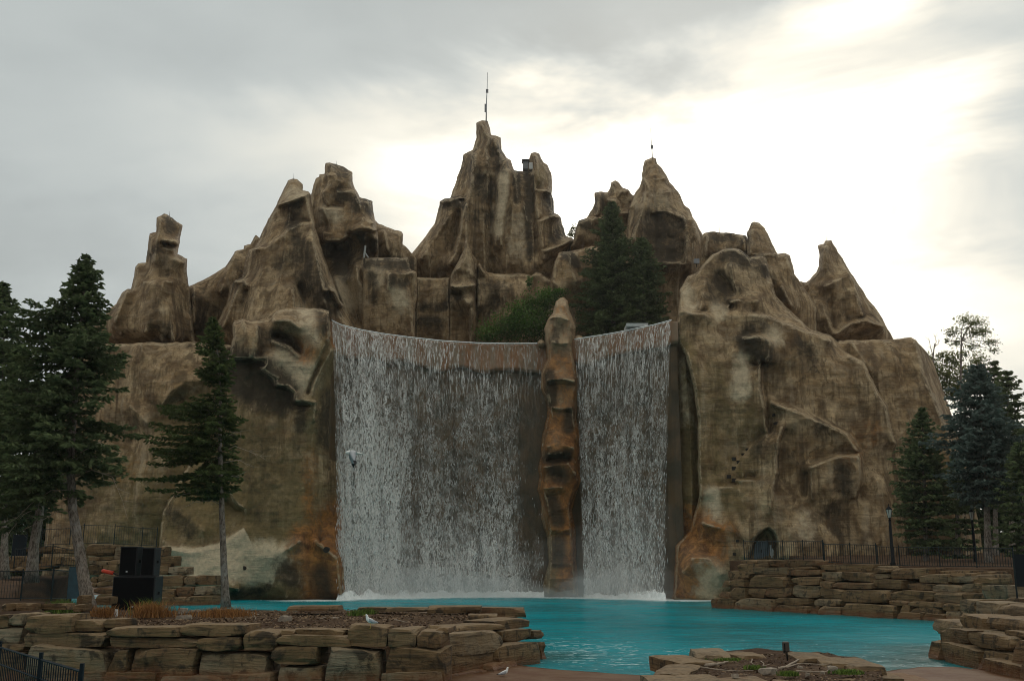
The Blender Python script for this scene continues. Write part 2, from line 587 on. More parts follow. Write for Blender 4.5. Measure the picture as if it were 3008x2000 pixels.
def leaf_material(name, dark, light, trans=0.25):
    m, t = new_mat(name)
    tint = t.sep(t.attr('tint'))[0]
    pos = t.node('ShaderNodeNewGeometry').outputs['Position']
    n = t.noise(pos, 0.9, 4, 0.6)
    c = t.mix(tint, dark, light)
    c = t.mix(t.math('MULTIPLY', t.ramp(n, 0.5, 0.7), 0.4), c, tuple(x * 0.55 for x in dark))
    b = bsdf(t, c, 0.7, None, 0.2)
    tl = t.node('ShaderNodeBsdfTranslucent', i_Color=c)
    mx = t.node('ShaderNodeMixShader')
    t.set(mx, 0, trans); t.t.links.new(b, mx.inputs[1]); t.t.links.new(tl.outputs[0], mx.inputs[2])
    finish(t, mx.outputs[0])
    return m


def bark_material():
    m, t = new_mat('bark')
    pos = t.node('ShaderNodeNewGeometry').outputs['Position']
    n = t.noise(t.scaled(pos, (14, 14, 5)), 1.0, 6, 0.7, 0.4)
    b = t.noise(pos, 2.0, 5, 0.6)
    c = t.mix(t.ramp(n, 0.35, 0.65), (0.075, 0.058, 0.045), (0.27, 0.225, 0.185))
    c = t.mix(t.math('MULTIPLY', t.ramp(b, 0.52, 0.7), 0.6), c, (0.33, 0.31, 0.28))
    finish(t, bsdf(t, c, 0.95, t.bump(n, 0.8, 0.03), 0.15))
    return m


M = dict(
    rock=rock_material(), wet=wet_wall_material(), stone=stone_material(), soil=soil_material(), water=water_material(),
    spruce=leaf_material('spruce_needles', (0.034, 0.052, 0.023), (0.165, 0.205, 0.088), 0.12),
    blue_spruce=leaf_material('blue_spruce_needles', (0.040, 0.062, 0.052), (0.18, 0.23, 0.195), 0.12),
    yellow_spruce=leaf_material('yellowish_needles', (0.030, 0.048, 0.016), (0.13, 0.165, 0.052), 0.12),
    shrub=leaf_material('shrub_leaves', (0.030, 0.066, 0.013), (0.125, 0.225, 0.044), 0.25),
    broad=leaf_material('broad_leaves', (0.06, 0.08, 0.022), (0.24, 0.25, 0.075), 0.5),
    dead=leaf_material('dead_needles', (0.075, 0.035, 0.018), (0.20, 0.095, 0.045), 0.1),
    drygrass=leaf_material('dry_grass', (0.15, 0.06, 0.02), (0.42, 0.21, 0.07), 0.25),
    greengrass=leaf_material('green_grass', (0.04, 0.08, 0.012), (0.17, 0.24, 0.045), 0.25),
    bark=bark_material(),
    cabinet=simple('black_cabinet', (0.018, 0.018, 0.020), 0.55, 0.2, 20, bump=0.2, spec=0.3),
    grille=simple('speaker_grille', (0.007, 0.007, 0.008), 0.9, 0.2, 60, bump=0.4, spec=0.05),
    badge=simple('badge_metal', (0.65, 0.66, 0.68), 0.35),
    fence=simple('green_black_paint', (0.010, 0.017, 0.019), 0.5, 0.3, 8, spec=0.2),
    teal=simple('teal_paint', (0.022, 0.062, 0.082), 0.5, 0.2, 3),
    navy=simple('navy_panel', (0.004, 0.008, 0.012), 0.7, 0.2, 3, spec=0.2),
    lamp=simple('lamp_black', (0.007, 0.008, 0.009), 0.6, 0.2, 10, spec=0.1),
    frost=simple('frosted_glass', (0.36, 0.36, 0.32), 0.3, 0.05, 10),
    mast=simple('galvanised_steel', (0.32, 0.33, 0.34), 0.45, 0.15, 10, metal=0.6),
    greybox=simple('grey_cabinet', (0.20, 0.20, 0.21), 0.5, 0.1, 4),
    whitebox=simple('white_paint', (0.72, 0.72, 0.70), 0.5, 0.06, 8),
    slab=simple('pale_concrete', (0.42, 0.44, 0.43), 0.8, 0.12, 3, bump=0.3),
    gull=simple('white_feathers', (0.80, 0.79, 0.76), 0.8, 0.04, 30),
    gullgrey=simple('grey_feathers', (0.40, 0.41, 0.43), 0.8, 0.06, 30),
    gulldark=simple('black_feathers', (0.02, 0.02, 0.022), 0.8, 0.1, 30),
    beak=simple('yellow_beak', (0.45, 0.30, 0.07), 0.5, 0.1, 30),
    orange=simple('orange_red_plastic', (0.75, 0.075, 0.035), 0.4, 0.06, 8),
    door=simple('blue_grey_door', (0.16, 0.20, 0.23), 0.5, 0.12, 2),
    hole=simple('hole_shade', (0.02, 0.017, 0.014), 0.95, 0.2, 8),  # near-black colour stands in for the shade inside openings
    twig=simple('dry_wood', (0.30, 0.235, 0.175), 0.9, 0.25, 12, bump=0.4),
    paper=simple('white_paper', (0.75, 0.76, 0.74), 0.8, 0.05, 20),
    pebble=simple('grey_brown_rock', (0.27, 0.22, 0.17), 0.9, 0.3, 9, bump=0.6),
    ledge=None,
)


def ledge_material():
    m, t = new_mat('wet_brown_ledge')
    pos = t.node('ShaderNodeNewGeometry').outputs['Position']
    a = t.noise(pos, 0.9, 6, 0.6, 0.5)
    r = t.noise(t.scaled(pos, (2.2, 5.5, 1)), 1.0, 4, 0.6, 0.6)
    c = t.mix(t.ramp(a, 0.3, 0.7), (0.10, 0.038, 0.014), (0.15, 0.085, 0.045))
    finish(t, bsdf(t, c, 0.55, t.bump(r, 0.6, 0.10), 0.06))
    return m


M['ledge'] = ledge_material()

# ------------------------------------------------------------------ the setting: ground, pool, banks
def grid_mesh(x0, x1, y0, y1, nx, ny, zf):
    xs, ys = np.linspace(x0, x1, nx), np.linspace(y0, y1, ny)
    X, Y = np.meshgrid(xs, ys)
    v = np.stack([X.ravel(), Y.ravel(), zf(X.ravel(), Y.ravel())], -1)
    i = (np.arange(ny - 1)[:, None] * nx + np.arange(nx - 1)[None]).ravel()
    return v, np.stack([i, i + 1, i + nx + 1, i + nx], -1)


def in_poly(x, y, poly):
    poly = np.asarray(poly, float)
    ins = np.zeros(np.shape(x), bool)
    j = len(poly) - 1
    for i in range(len(poly)):
        xi, yi = poly[i][:2]
        xj, yj = poly[j][:2]
        c = ((yi > y) != (yj > y)) & (x < (xj - xi) * (y - yi) / (yj - yi + 1e-12) + xi)
        ins ^= c
        j = i
    return ins


def resample(pts, step, closed=True):
    pts = np.asarray(pts, float)
    if closed:
        pts = np.vstack([pts, pts[:1]])
    d = np.linalg.norm(np.diff(pts[:, :2], axis=0), axis=1)
    s = np.concatenate([[0], np.cumsum(d)])
    n = max(4, int(round(s[-1] / step)))
    q = np.linspace(0, s[-1], n, endpoint=not closed)
    return np.stack([np.interp(q, s, pts[:, k]) for k in range(pts.shape[1])], -1)


def seg_dist(x, y, line):
    """distance of points to a polyline"""
    best = np.full(np.shape(x), 1e9)
    if len(line) == 1:
        return np.hypot(x - line[0][0], y - line[0][1])
    for a, b in zip(line[:-1], line[1:]):
        ax, ay, bx, by = a[0], a[1], b[0], b[1]
        L2 = (bx - ax) ** 2 + (by - ay) ** 2 + 1e-9
        tt = np.clip(((x - ax) * (bx - ax) + (y - ay) * (by - ay)) / L2, 0, 1)
        best = np.minimum(best, np.hypot(x - ax - tt * (bx - ax), y - ay - tt * (by - ay)))
    return best


def cdt(bound, inner):
    """triangulate a closed outline with points inside it"""
    nb = len(bound)
    pts = [Vector((float(a), float(b))) for a, b in np.vstack([bound[:, :2], inner[:, :2]])]
    r = delaunay_2d_cdt(pts, [], [list(range(nb))], 1, 1e-5)
    vo = np.array([[v.x, v.y] for v in r[0]])
    fo = np.array([f for f in r[2] if len(f) == 3], np.int32)
    orig = r[3]
    ring_of = {}
    for i, o in enumerate(orig):
        for k in o:
            ring_of[k] = i
    ring = [ring_of[k] for k in range(nb)]
    return vo, fo, ring


def land(name, outline, zf, mat, step=0.5, low=-0.8, seed=1):
    """a bank with a soil top and sides going down under the water"""
    b = resample(outline, step)
    lo, hi = b.min(0), b.max(0)
    gx, gy = np.meshgrid(np.arange(lo[0], hi[0], step), np.arange(lo[1], hi[1], step))
    gx, gy = gx.ravel(), gy.ravel()
    rng = np.random.default_rng(seed)
    gx = gx + rng.uniform(-.2, .2, gx.shape) * step
    gy = gy + rng.uniform(-.2, .2, gy.shape) * step
    k = in_poly(gx, gy, b) & (seg_dist(gx, gy, np.vstack([b, b[:1]])) > step * 0.5)
    v2, f, ring = cdt(b, np.stack([gx[k], gy[k]], -1))
    z = zf(v2[:, 0], v2[:, 1])
    v = np.column_stack([v2, z])
    m = len(v)
    ring = np.array(ring)
    skirt = v[ring].copy()
    skirt[:, 2] = low
    nx = np.roll(np.arange(len(ring)), -1)
    q = np.stack([ring, m + np.arange(len(ring)), m + nx, ring[nx]], -1)
    me = mesh_from(name, np.vstack([v, skirt]), [f, q])
    return tag(add(name, me, mat), kind='structure')


# the ground: one sheet to the horizon, under the pool and everything else
v, f = grid_mesh(-2500, 2500, -300, 4500, 40, 40, lambda x, y: np.full(x.shape, -1.2))
tag(add('ground', mesh_from('ground', v, f), M['soil']), kind='structure')

# the pool
FALL_L = [(975, 950), (1000, 962), (1060, 977), (1130, 989), (1200, 998), (1300, 1009), (1400, 1015), (1500, 1017), (1605, 1016)]
FALL_R = [(1688, 1004), (1750, 995), (1800, 987), (1850, 977), (1920, 963), (1972, 949)]
LIP_Z = float(P(1590, 1016, 112)[2])


def lip_points(px_list, n):
    a = resample(np.array(px_list, float), 4.0, closed=False)
    q = PZ(a[:, 0], a[:, 1], LIP_Z)
    s = np.concatenate([[0], np.cumsum(np.linalg.norm(np.diff(q, axis=0), axis=1))])
    u = np.linspace(0, s[-1], n)
    return np.stack([np.interp(u, s, q[:, k]) for k in range(3)], -1)


LIP_LEFT, LIP_RIGHT = lip_points(FALL_L, 150), lip_points(FALL_R, 80)
FOOT = np.vstack([LIP_LEFT, LIP_RIGHT])[:, :2].copy()
FOOT[:, 1] -= 2.2

wv, wf = grid_mesh(-46, 46, 8, 118, 300, 420, lambda x, y: 0.035 * fbm(np.stack([x * 0.55, y * 0.8, 0 * x], -1), 5, 3))
dfoot = seg_dist(wv[:, 0], wv[:, 1], FOOT)
foam = np.clip(1 - dfoot / 7.0, 0, 1) ** 1.6 + 0.30 * np.exp(-dfoot / 9.0)
foam += 0.25 * np.exp(-((wv[:, 0] - 8) ** 2 / 120 + (wv[:, 1] - 36) ** 2 / 80))  # specular sparkles on the open water, painted as white flecks
foam += 0.20 * np.exp(-((wv[:, 0] - 2.2) ** 2 / 6 + (wv[:, 1] - 42) ** 2 / 60))  # second patch of painted glints, off the island tip
shal = np.zeros(len(wv))
for line, r in (([PZ(p, q, 0)[:2] for p, q in ((2101, 1785), (2250, 1795), (2470, 1803), (2641, 1810), (2765, 1823))], 5.0),
                ([PZ(p, q, 0)[:2] for p, q in ((1180, 2000), (1310, 1962), (1420, 1945), (1600, 1925))], 2.2),
                ([PZ(p, q, 0)[:2] for p, q in ((2600, 1975), (2730, 1945), (2760, 1900))], 2.5)):
    shal = np.maximum(shal, np.clip(1.15 - seg_dist(wv[:, 0], wv[:, 1], line) / r, 0, 1))
wme = mesh_from('pool_water', wv, wf)
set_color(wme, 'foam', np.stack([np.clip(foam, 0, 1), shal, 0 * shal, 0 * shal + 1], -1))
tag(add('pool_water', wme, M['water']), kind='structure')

SOIL_Z = 1.2


def soil_z(x, y):
    n = fbm(np.stack([x * 0.35, y * 0.35, 0 * x], -1), 3, 4)
    n2 = fbm(np.stack([x * 2.2, y * 2.2, 0 * x], -1), 9, 3)
    rise = np.clip((y - 48) / 40, 0, 1) * np.clip((-x - 8) / 12, 0, 1)
    return SOIL_Z - 0.08 + 0.07 * n + 0.025 * n2 + rise * 1.1


isl = [PZ(p, q, SOIL_Z)[:2] for p, q in ((-500, 1852), (0, 1842), (300, 1846), (700, 1846), (1010, 1848), (1200, 1846), (1330, 1838), (1430, 1822), (1520, 1806),
                                         (1520, 1792), (1340, 1786), (1180, 1787), (1000, 1787), (760, 1784), (640, 1783), (480, 1789))]
isl += [(-18.5, 47), (-26, 56), (-34, 74), (-36, 88), (-60, 90), (-70, 40)]
land('soil_bank', isl, soil_z, M['soil'], 0.55)

# right terrace behind the stone wall
RW_A, RW_B = PZ(2101, 1785, 0)[:2], PZ(2765, 1823, 0)[:2]
rt_dir = (RW_B - RW_A) / np.linalg.norm(RW_B - RW_A)
rt_n = np.array([rt_dir[1], -rt_dir[0]])
if rt_n[1] < 0:
    rt_n = -rt_n


def terr_z(x, y):
    return 2.72 + (y - 58) * 0.032 + 0.06 * fbm(np.stack([x * 0.6, y * 0.6, 0 * x], -1), 21, 3)


land('right_terrace', [RW_A + rt_n * 2.2 - rt_dir * 1.0, RW_B + rt_n * 3.0 - rt_dir * 1.0, RW_B + rt_n * 7.0 + rt_dir * 2, (60, 52), (75, 75), (70, 130), (48, 125), (26, 101), RW_A + rt_n * 9.0 - rt_dir * 0.5],
     terr_z, M['soil'], 0.9)


# ------------------------------------------------------------------ the mountain
def tr(t):
    ox, oy, s = dict(A=(280, 600, 3.484), B=(740, 450, 3.484), C=(1180, 330, 3.484), D=(1180, 650, 3.484), E=(1600, 440, 3.484),
                     F=(640, 850, 3.484), G=(1980, 640, 3.484), H=(1980, 1000, 2.1775), J=(1900, 600, 2.09), L=(0, 700, 2.24), K=(0, 1300, 2.24), S=(0, 0, 1))[t[0]]
    return ox, oy, s


def ln(tile, d, *xy):
    """a crease: tile name, depth (one or first,last), then x,y pairs"""
    ox, oy, s = tr(tile)
    n = len(xy) // 2
    d = d if isinstance(d, (tuple, list)) else (d, d)
    dd = np.linspace(d[0], d[1], n)
    return np.array([[ox + xy[2 * i] / s, oy + xy[2 * i + 1] / s, dd[i]] for i in range(n)])


STAINS = []   # (channel, radius, strength, line)


def st(ch, r, k, tile, *xy):
    STAINS.append((ch, r, k, ln(tile, 0, *xy)))


# dark algae and painted hollow shade = 0, pale = 1, rust = 2, moss = 3
st(0, 66, 1.35, 'F', 150, 790, 300, 820, 420, 880, 560, 1000, 620, 1080)
st(0, 60, 1.1, 'F', 240, 960, 420, 1060)
st(0, 30, 0.9, 'F', 570, 480, 680, 540, 760, 590)
st(0, 24, 0.8, 'F', 850, 1200, 850, 1420)
st(0, 34, 0.8, 'F', 1130, 1100, 1090, 1350, 1100, 1560)
st(0, 26, 0.7, 'F', 1070, 220, 1080, 420)
st(0, 26, 0.6, 'F', 460, 400, 470, 600)
st(3, 70, 0.8, 'F', 1140, 600, 1000, 950, 1000, 1500)
st(3, 140, 0.5, 'S', 760, 1250, 820, 1400, 850, 1500)
st(3, 190, 0.95, 'S', 620, 1300, 720, 1420, 820, 1500)
st(3, 150, 0.9, 'S', 500, 1500, 700, 1500, 860, 1560)
st(3, 120, 0.7, 'S', 330, 1400, 420, 1500, 300, 1600)
st(3, 120, 0.6, 'S', 2150, 1250, 2130, 1450)
st(0, 110, 0.45, 'S', 760, 1330, 790, 1480)
st(1, 70, 0.8, 'F', 700, 750, 850, 900)
st(1, 45, 0.7, 'F', 900, 260, 950, 480)
st(2, 45, 0.7, 'F', 830, 600, 870, 640)
st(2, 70, 1.2, 'S', 905, 1600, 930, 1660, 960, 1740)
st(2, 75, 1.2, 'S', 985, 1540, 985, 1740)
st(2, 30, 0.55, 'S', 912, 1330, 907, 1480, 903, 1600)
st(2, 30, 0.8, 'F', 1180, 480, 1230, 560)
st(0, 40, 0.8, 'S', 940, 1690, 960, 1760)
PALE = [(478, 1604), (560, 1612), (640, 1598), (715, 1552), (735, 1590), (750, 1620), (800, 1640), (880, 1596), (892, 1615), (850, 1655), (815, 1665), (800, 1715), (750, 1705), (690, 1692), (640, 1704), (560, 1662), (500, 1655)]
PALE2 = [(2000, 1690), (2040, 1638), (2085, 1640), (2120, 1690), (2118, 1720), (2085, 1745), (2030, 1748), (2005, 1720)]
st(1, 20, 0.5, 'S', 500, 1610, 560, 1640, 640, 1600, 700, 1570, 720, 1600)
st(1, 60, 1.25, 'S', 520, 1660, 620, 1670, 700, 1650, 780, 1640)
st(1, 40, 1.1, 'S', 740, 1690, 800, 1640, 870, 1610)
st(0, 40, 0.9, 'S', 830, 1670, 860, 1700)
st(0, 18, 0.8, 'S', 690, 1740, 760, 1735, 790, 1720)
st(3, 45, 1.0, 'S', 640, 1740, 760, 1760, 850, 1745)
st(0, 36, 0.7, 'S', 500, 1500, 560, 1560)
st(2, 60, 0.35, 'S', 360, 1400, 420, 1370)
# peaks
st(0, 26, 0.8, 'A', 760, 150, 770, 230)
st(0, 26, 0.6, 'A', 560, 500, 700, 470, 720, 700)
st(0, 34, 0.7, 'A', 690, 1260, 700, 1370)
st(0, 30, 0.5, 'A', 640, 1050, 600, 1250)
st(0, 60, 0.55, 'A', 1000, 1000, 1150, 1100, 1000, 1350)
st(0, 40, 0.5, 'A', 1450, 600, 1500, 1000)
st(0, 30, 0.9, 'B', 420, 560, 430, 720)
st(0, 34, 0.8, 'B', 480, 920, 520, 1050)
st(0, 40, 0.75, 'B', 300, 1150, 450, 1050, 640, 1250)
st(0, 55, 0.8, 'B', 560, 1280, 700, 1450, 800, 1560)
st(0, 40, 1.0, 'B', 850, 1000, 930, 1080, 920, 1200)  # deep shade of the recess under the lip, painted dark
st(0, 26, 0.9, 'B', 900, 420, 1050, 480, 1060, 540)
st(0, 24, 0.9, 'B', 1180, 480, 1200, 580)
st(0, 26, 1.0, 'B', 1150, 880, 1250, 930, 1200, 1030)
st(0, 28, 0.9, 'B', 1180, 1100, 1400, 1120, 1590, 1150)
st(0, 26, 0.8, 'B', 1420, 1300, 1560, 1320)
st(0, 22, 0.8, 'B', 1230, 1250, 1260, 1500)
st(0, 24, 0.7, 'B', 860, 140, 950, 200)
st(1, 50, 0.9, 'B', 950, 1320, 1030, 1500)
st(1, 34, 0.8, 'B', 1450, 1420, 1520, 1540)
st(1, 40, 0.7, 'B', 1250, 1150, 1300, 1280)
st(1, 34, 0.8, 'B', 760, 620, 850, 640)
st(1, 40, 0.6, 'B', 420, 420, 480, 420)
st(0, 40, 0.6, 'C', 680, 480, 700, 600)
st(0, 50, 0.8, 'C', 800, 700, 880, 800)
st(0, 30, 0.75, 'C', 960, 400, 1000, 560)
st(0, 26, 0.9, 'C', 420, 920, 560, 930, 620, 940)
st(0, 30, 0.6, 'C', 700, 1060, 900, 1080)
st(0, 16, 0.9, 'C', 1180, 620, 1180, 900)
st(0, 20, 1.0, 'C', 1290, 620, 1300, 800, 1300, 1000)
st(0, 14, 0.8, 'C', 1300, 1000, 1310, 1500)
st(0, 24, 0.9, 'C', 1490, 850, 1530, 920, 1540, 1000)
st(0, 26, 0.8, 'C', 1640, 1220, 1560, 1280)
st(1, 26, 0.8, 'C', 1030, 640, 1010, 900, 990, 1200)
st(1, 40, 0.6, 'C', 1150, 1100, 1180, 1400)
st(3, 24, 0.7, 'C', 1440, 560, 1420, 720)
st(0, 22, 0.9, 'D', 230, 880, 380, 880, 480, 860)
st(0, 28, 0.8, 'D', 200, 1020, 400, 1040)
st(0, 22, 0.9, 'D', 520, 740, 580, 760)
st(0, 30, 0.7, 'D', 860, 660, 1050, 680)
st(0, 34, 0.7, 'D', 1000, 800, 900, 900)
st(0, 22, 1.0, 'E', 230, 1080, 320, 1160)
st(0, 22, 0.9, 'E', 380, 740, 450, 780)
st(0, 26, 0.7, 'E', 560, 500, 580, 600)
st(0, 70, 0.95, 'E', 1120, 760, 1200, 900, 1250, 1050)
st(0, 45, 0.8, 'E', 1350, 800, 1380, 1000)
st(1, 40, 0.5, 'E', 960, 540, 1200, 520)
st(0, 28, 0.8, 'G', 400, 180, 560, 190, 720, 220)
st(0, 36, 0.9, 'G', 570, 380, 640, 420, 740, 440)
st(0, 34, 0.8, 'G', 850, 440, 900, 560)
st(0, 60, 0.7, 'G', 420, 700, 520, 760)
st(0, 44, 0.9, 'G', 740, 1220, 850, 1330, 920, 1400)
st(0, 34, 0.7, 'G', 900, 1080, 800, 1150)
st(0, 40, 0.7, 'G', 1300, 1330, 1400, 1400)
st(1, 30, 0.8, 'G', 150, 760, 170, 880)
st(1, 34, 0.7, 'G', 1000, 1180, 1060, 1230)
st(1, 30, 0.75, 'G', 440, 920, 470, 980)
st(1, 34, 0.9, 'H', 430, 130, 420, 330)
st(3, 150, 0.5, 'H', 250, 300, 300, 700)
st(3, 60, 1.2, 'H', 20, 100, 40, 400, 50, 900, 40, 1150)
st(1, 40, 0.5, 'H', 40, 150, 60, 500)
st(0, 50, 0.6, 'H', 570, 700, 600, 740)
st(0, 44, 0.75, 'H', 1080, 850, 1100, 940)
st(0, 40, 0.6, 'H', 940, 560, 1000, 600)
st(0, 70, 0.45, 'H', 1000, 1100, 1080, 1200)
st(1, 26, 1.3, 'H', 245, 975, 240, 1030, 260, 1080, 235, 1120)
st(1, 40, 0.6, 'H', 840, 1140, 850, 1230)
st(1, 70, 1.2, 'H', 110, 1440, 160, 1500)
st(1, 50, 1.2, 'H', 230, 1490, 210, 1560)
st(2, 90, 1.15, 'H', 60, 1330, 130, 1250, 200, 1280)
st(2, 70, 1.2, 'H', 40, 1400, 20, 1560)
st(2, 60, 0.4, 'H', 1150, 720, 1250, 600)
st(3, 40, 0.9, 'S', 2010, 1740, 2090, 1750)
st(2, 70, 1.3, 'S', 1690, 1290, 1700, 1400, 1690, 1560, 1700, 1720)
st(2, 36, 0.8, 'S', 1585, 1360, 1590, 1480)
st(2, 36, 0.6, 'S', 1700, 1100, 1690, 1200)
st(0, 22, 1.0, 'S', 1615, 1100, 1622, 1180)
st(0, 20, 0.9, 'S', 1672, 1210, 1668, 1260)
st(0, 26, 1.0, 'S', 1622, 1470, 1640, 1530)
st(0, 18, 0.8, 'S', 1640, 960, 1630, 1000)
st(3, 30, 0.9, 'S', 1668, 1480, 1660, 1560)
st(2, 30, 0.5, 'S', 1660, 1200, 1650, 1240)
st(0, 26, 1.0, 'S', 1610, 1345, 1660, 1340)
st(0, 34, 0.9, 'S', 1630, 1385, 1650, 1400)
st(0, 26, 0.9, 'S', 1640, 1590, 1640, 1650)
st(3, 60, 0.9, 'S', 1640, 1580, 1640, 1730)
st(1, 70, 0.6, 'S', 1645, 900, 1645, 1060, 1650, 1110, 1650, 1180)
st(2, 80, 0.45, 'S', 1645, 900, 1650, 1100)
st(1, 40, 0.6, 'S', 1640, 1280, 1640, 1300)
st(2, 90, 0.8, 'S', 1645, 1080, 1650, 1260, 1650, 1500)
st(2, 70, 0.7, 'S', 2010, 1700, 1990, 1600)


def membrane(out, lines, step):
    """depth over a grid: pinned on the outline and the creases, soap film between them"""
    lo = np.floor(out[:, :2].min(0)) - 2 * step
    hi = np.ceil(out[:, :2].max(0)) + 2 * step
    D = None
    for k in (8, 4, 2, 1):
        s = step * k
        nx, ny = int((hi[0] - lo[0]) / s) + 2, int((hi[1] - lo[1]) / s) + 2
        fix = np.zeros((ny, nx), bool)
        val = np.zeros((ny, nx))
        for pts, closed in [(out, True)] + [(l, False) for l in lines]:
            q = resample(pts, s * 0.35, closed) if len(pts) > 1 else pts
            ix = np.clip(np.round((q[:, 0] - lo[0]) / s).astype(int), 0, nx - 1)
            iy = np.clip(np.round((q[:, 1] - lo[1]) / s).astype(int), 0, ny - 1)
            if not closed:
                ok = in_poly(q[:, 0], q[:, 1], out)
                ix, iy, q = ix[ok], iy[ok], q[ok]
            fix[iy, ix] = True
            val[iy, ix] = q[:, 2]
        if D is None:
            D = np.full((ny, nx), val[fix].mean())
        else:
            yy = np.clip(np.arange(ny) * s / ps, 0, D.shape[0] - 1.001)
            xx = np.clip(np.arange(nx) * s / ps, 0, D.shape[1] - 1.001)
            y0, x0 = yy.astype(int), xx.astype(int)
            fy, fx = (yy - y0)[:, None], (xx - x0)[None]
            D = (D[y0][:, x0] * (1 - fy) * (1 - fx) + D[y0 + 1][:, x0] * fy * (1 - fx) + D[y0][:, x0 + 1] * (1 - fy) * fx + D[y0 + 1][:, x0 + 1] * fy * fx)
        D[fix] = val[fix]
        for _ in range(260 if k == 8 else 70):
            A = np.pad(D, 1, mode='edge')
            D = 0.25 * (A[:-2, 1:-1] + A[2:, 1:-1] + A[1:-1, :-2] + A[1:-1, 2:])
            D[fix] = val[fix]
        ps = s
    for _ in range(1):
        A = np.pad(D, 1, mode='edge')
        D = 0.5 * D + 0.125 * (A[:-2, 1:-1] + A[2:, 1:-1] + A[1:-1, :-2] + A[1:-1, 2:])
    return lo, D


def sample(lo, D, step, x, y):
    fx = np.clip((x - lo[0]) / step, 0, D.shape[1] - 1.001)
    fy = np.clip((y - lo[1]) / step, 0, D.shape[0] - 1.001)
    x0, y0 = fx.astype(int), fy.astype(int)
    fx, fy = fx - x0, fy - y0
    return D[y0, x0] * (1 - fx) * (1 - fy) + D[y0, x0 + 1] * fx * (1 - fy) + D[y0 + 1, x0] * (1 - fx) * fy + D[y0 + 1, x0 + 1] * fx * fy


MOUNT = empty('artificial_mountain', (0, 108, 0), 'huge sculpted brown concrete mountain with jagged peaks rising behind the turquoise pool', 'mountain')
SURF = {}


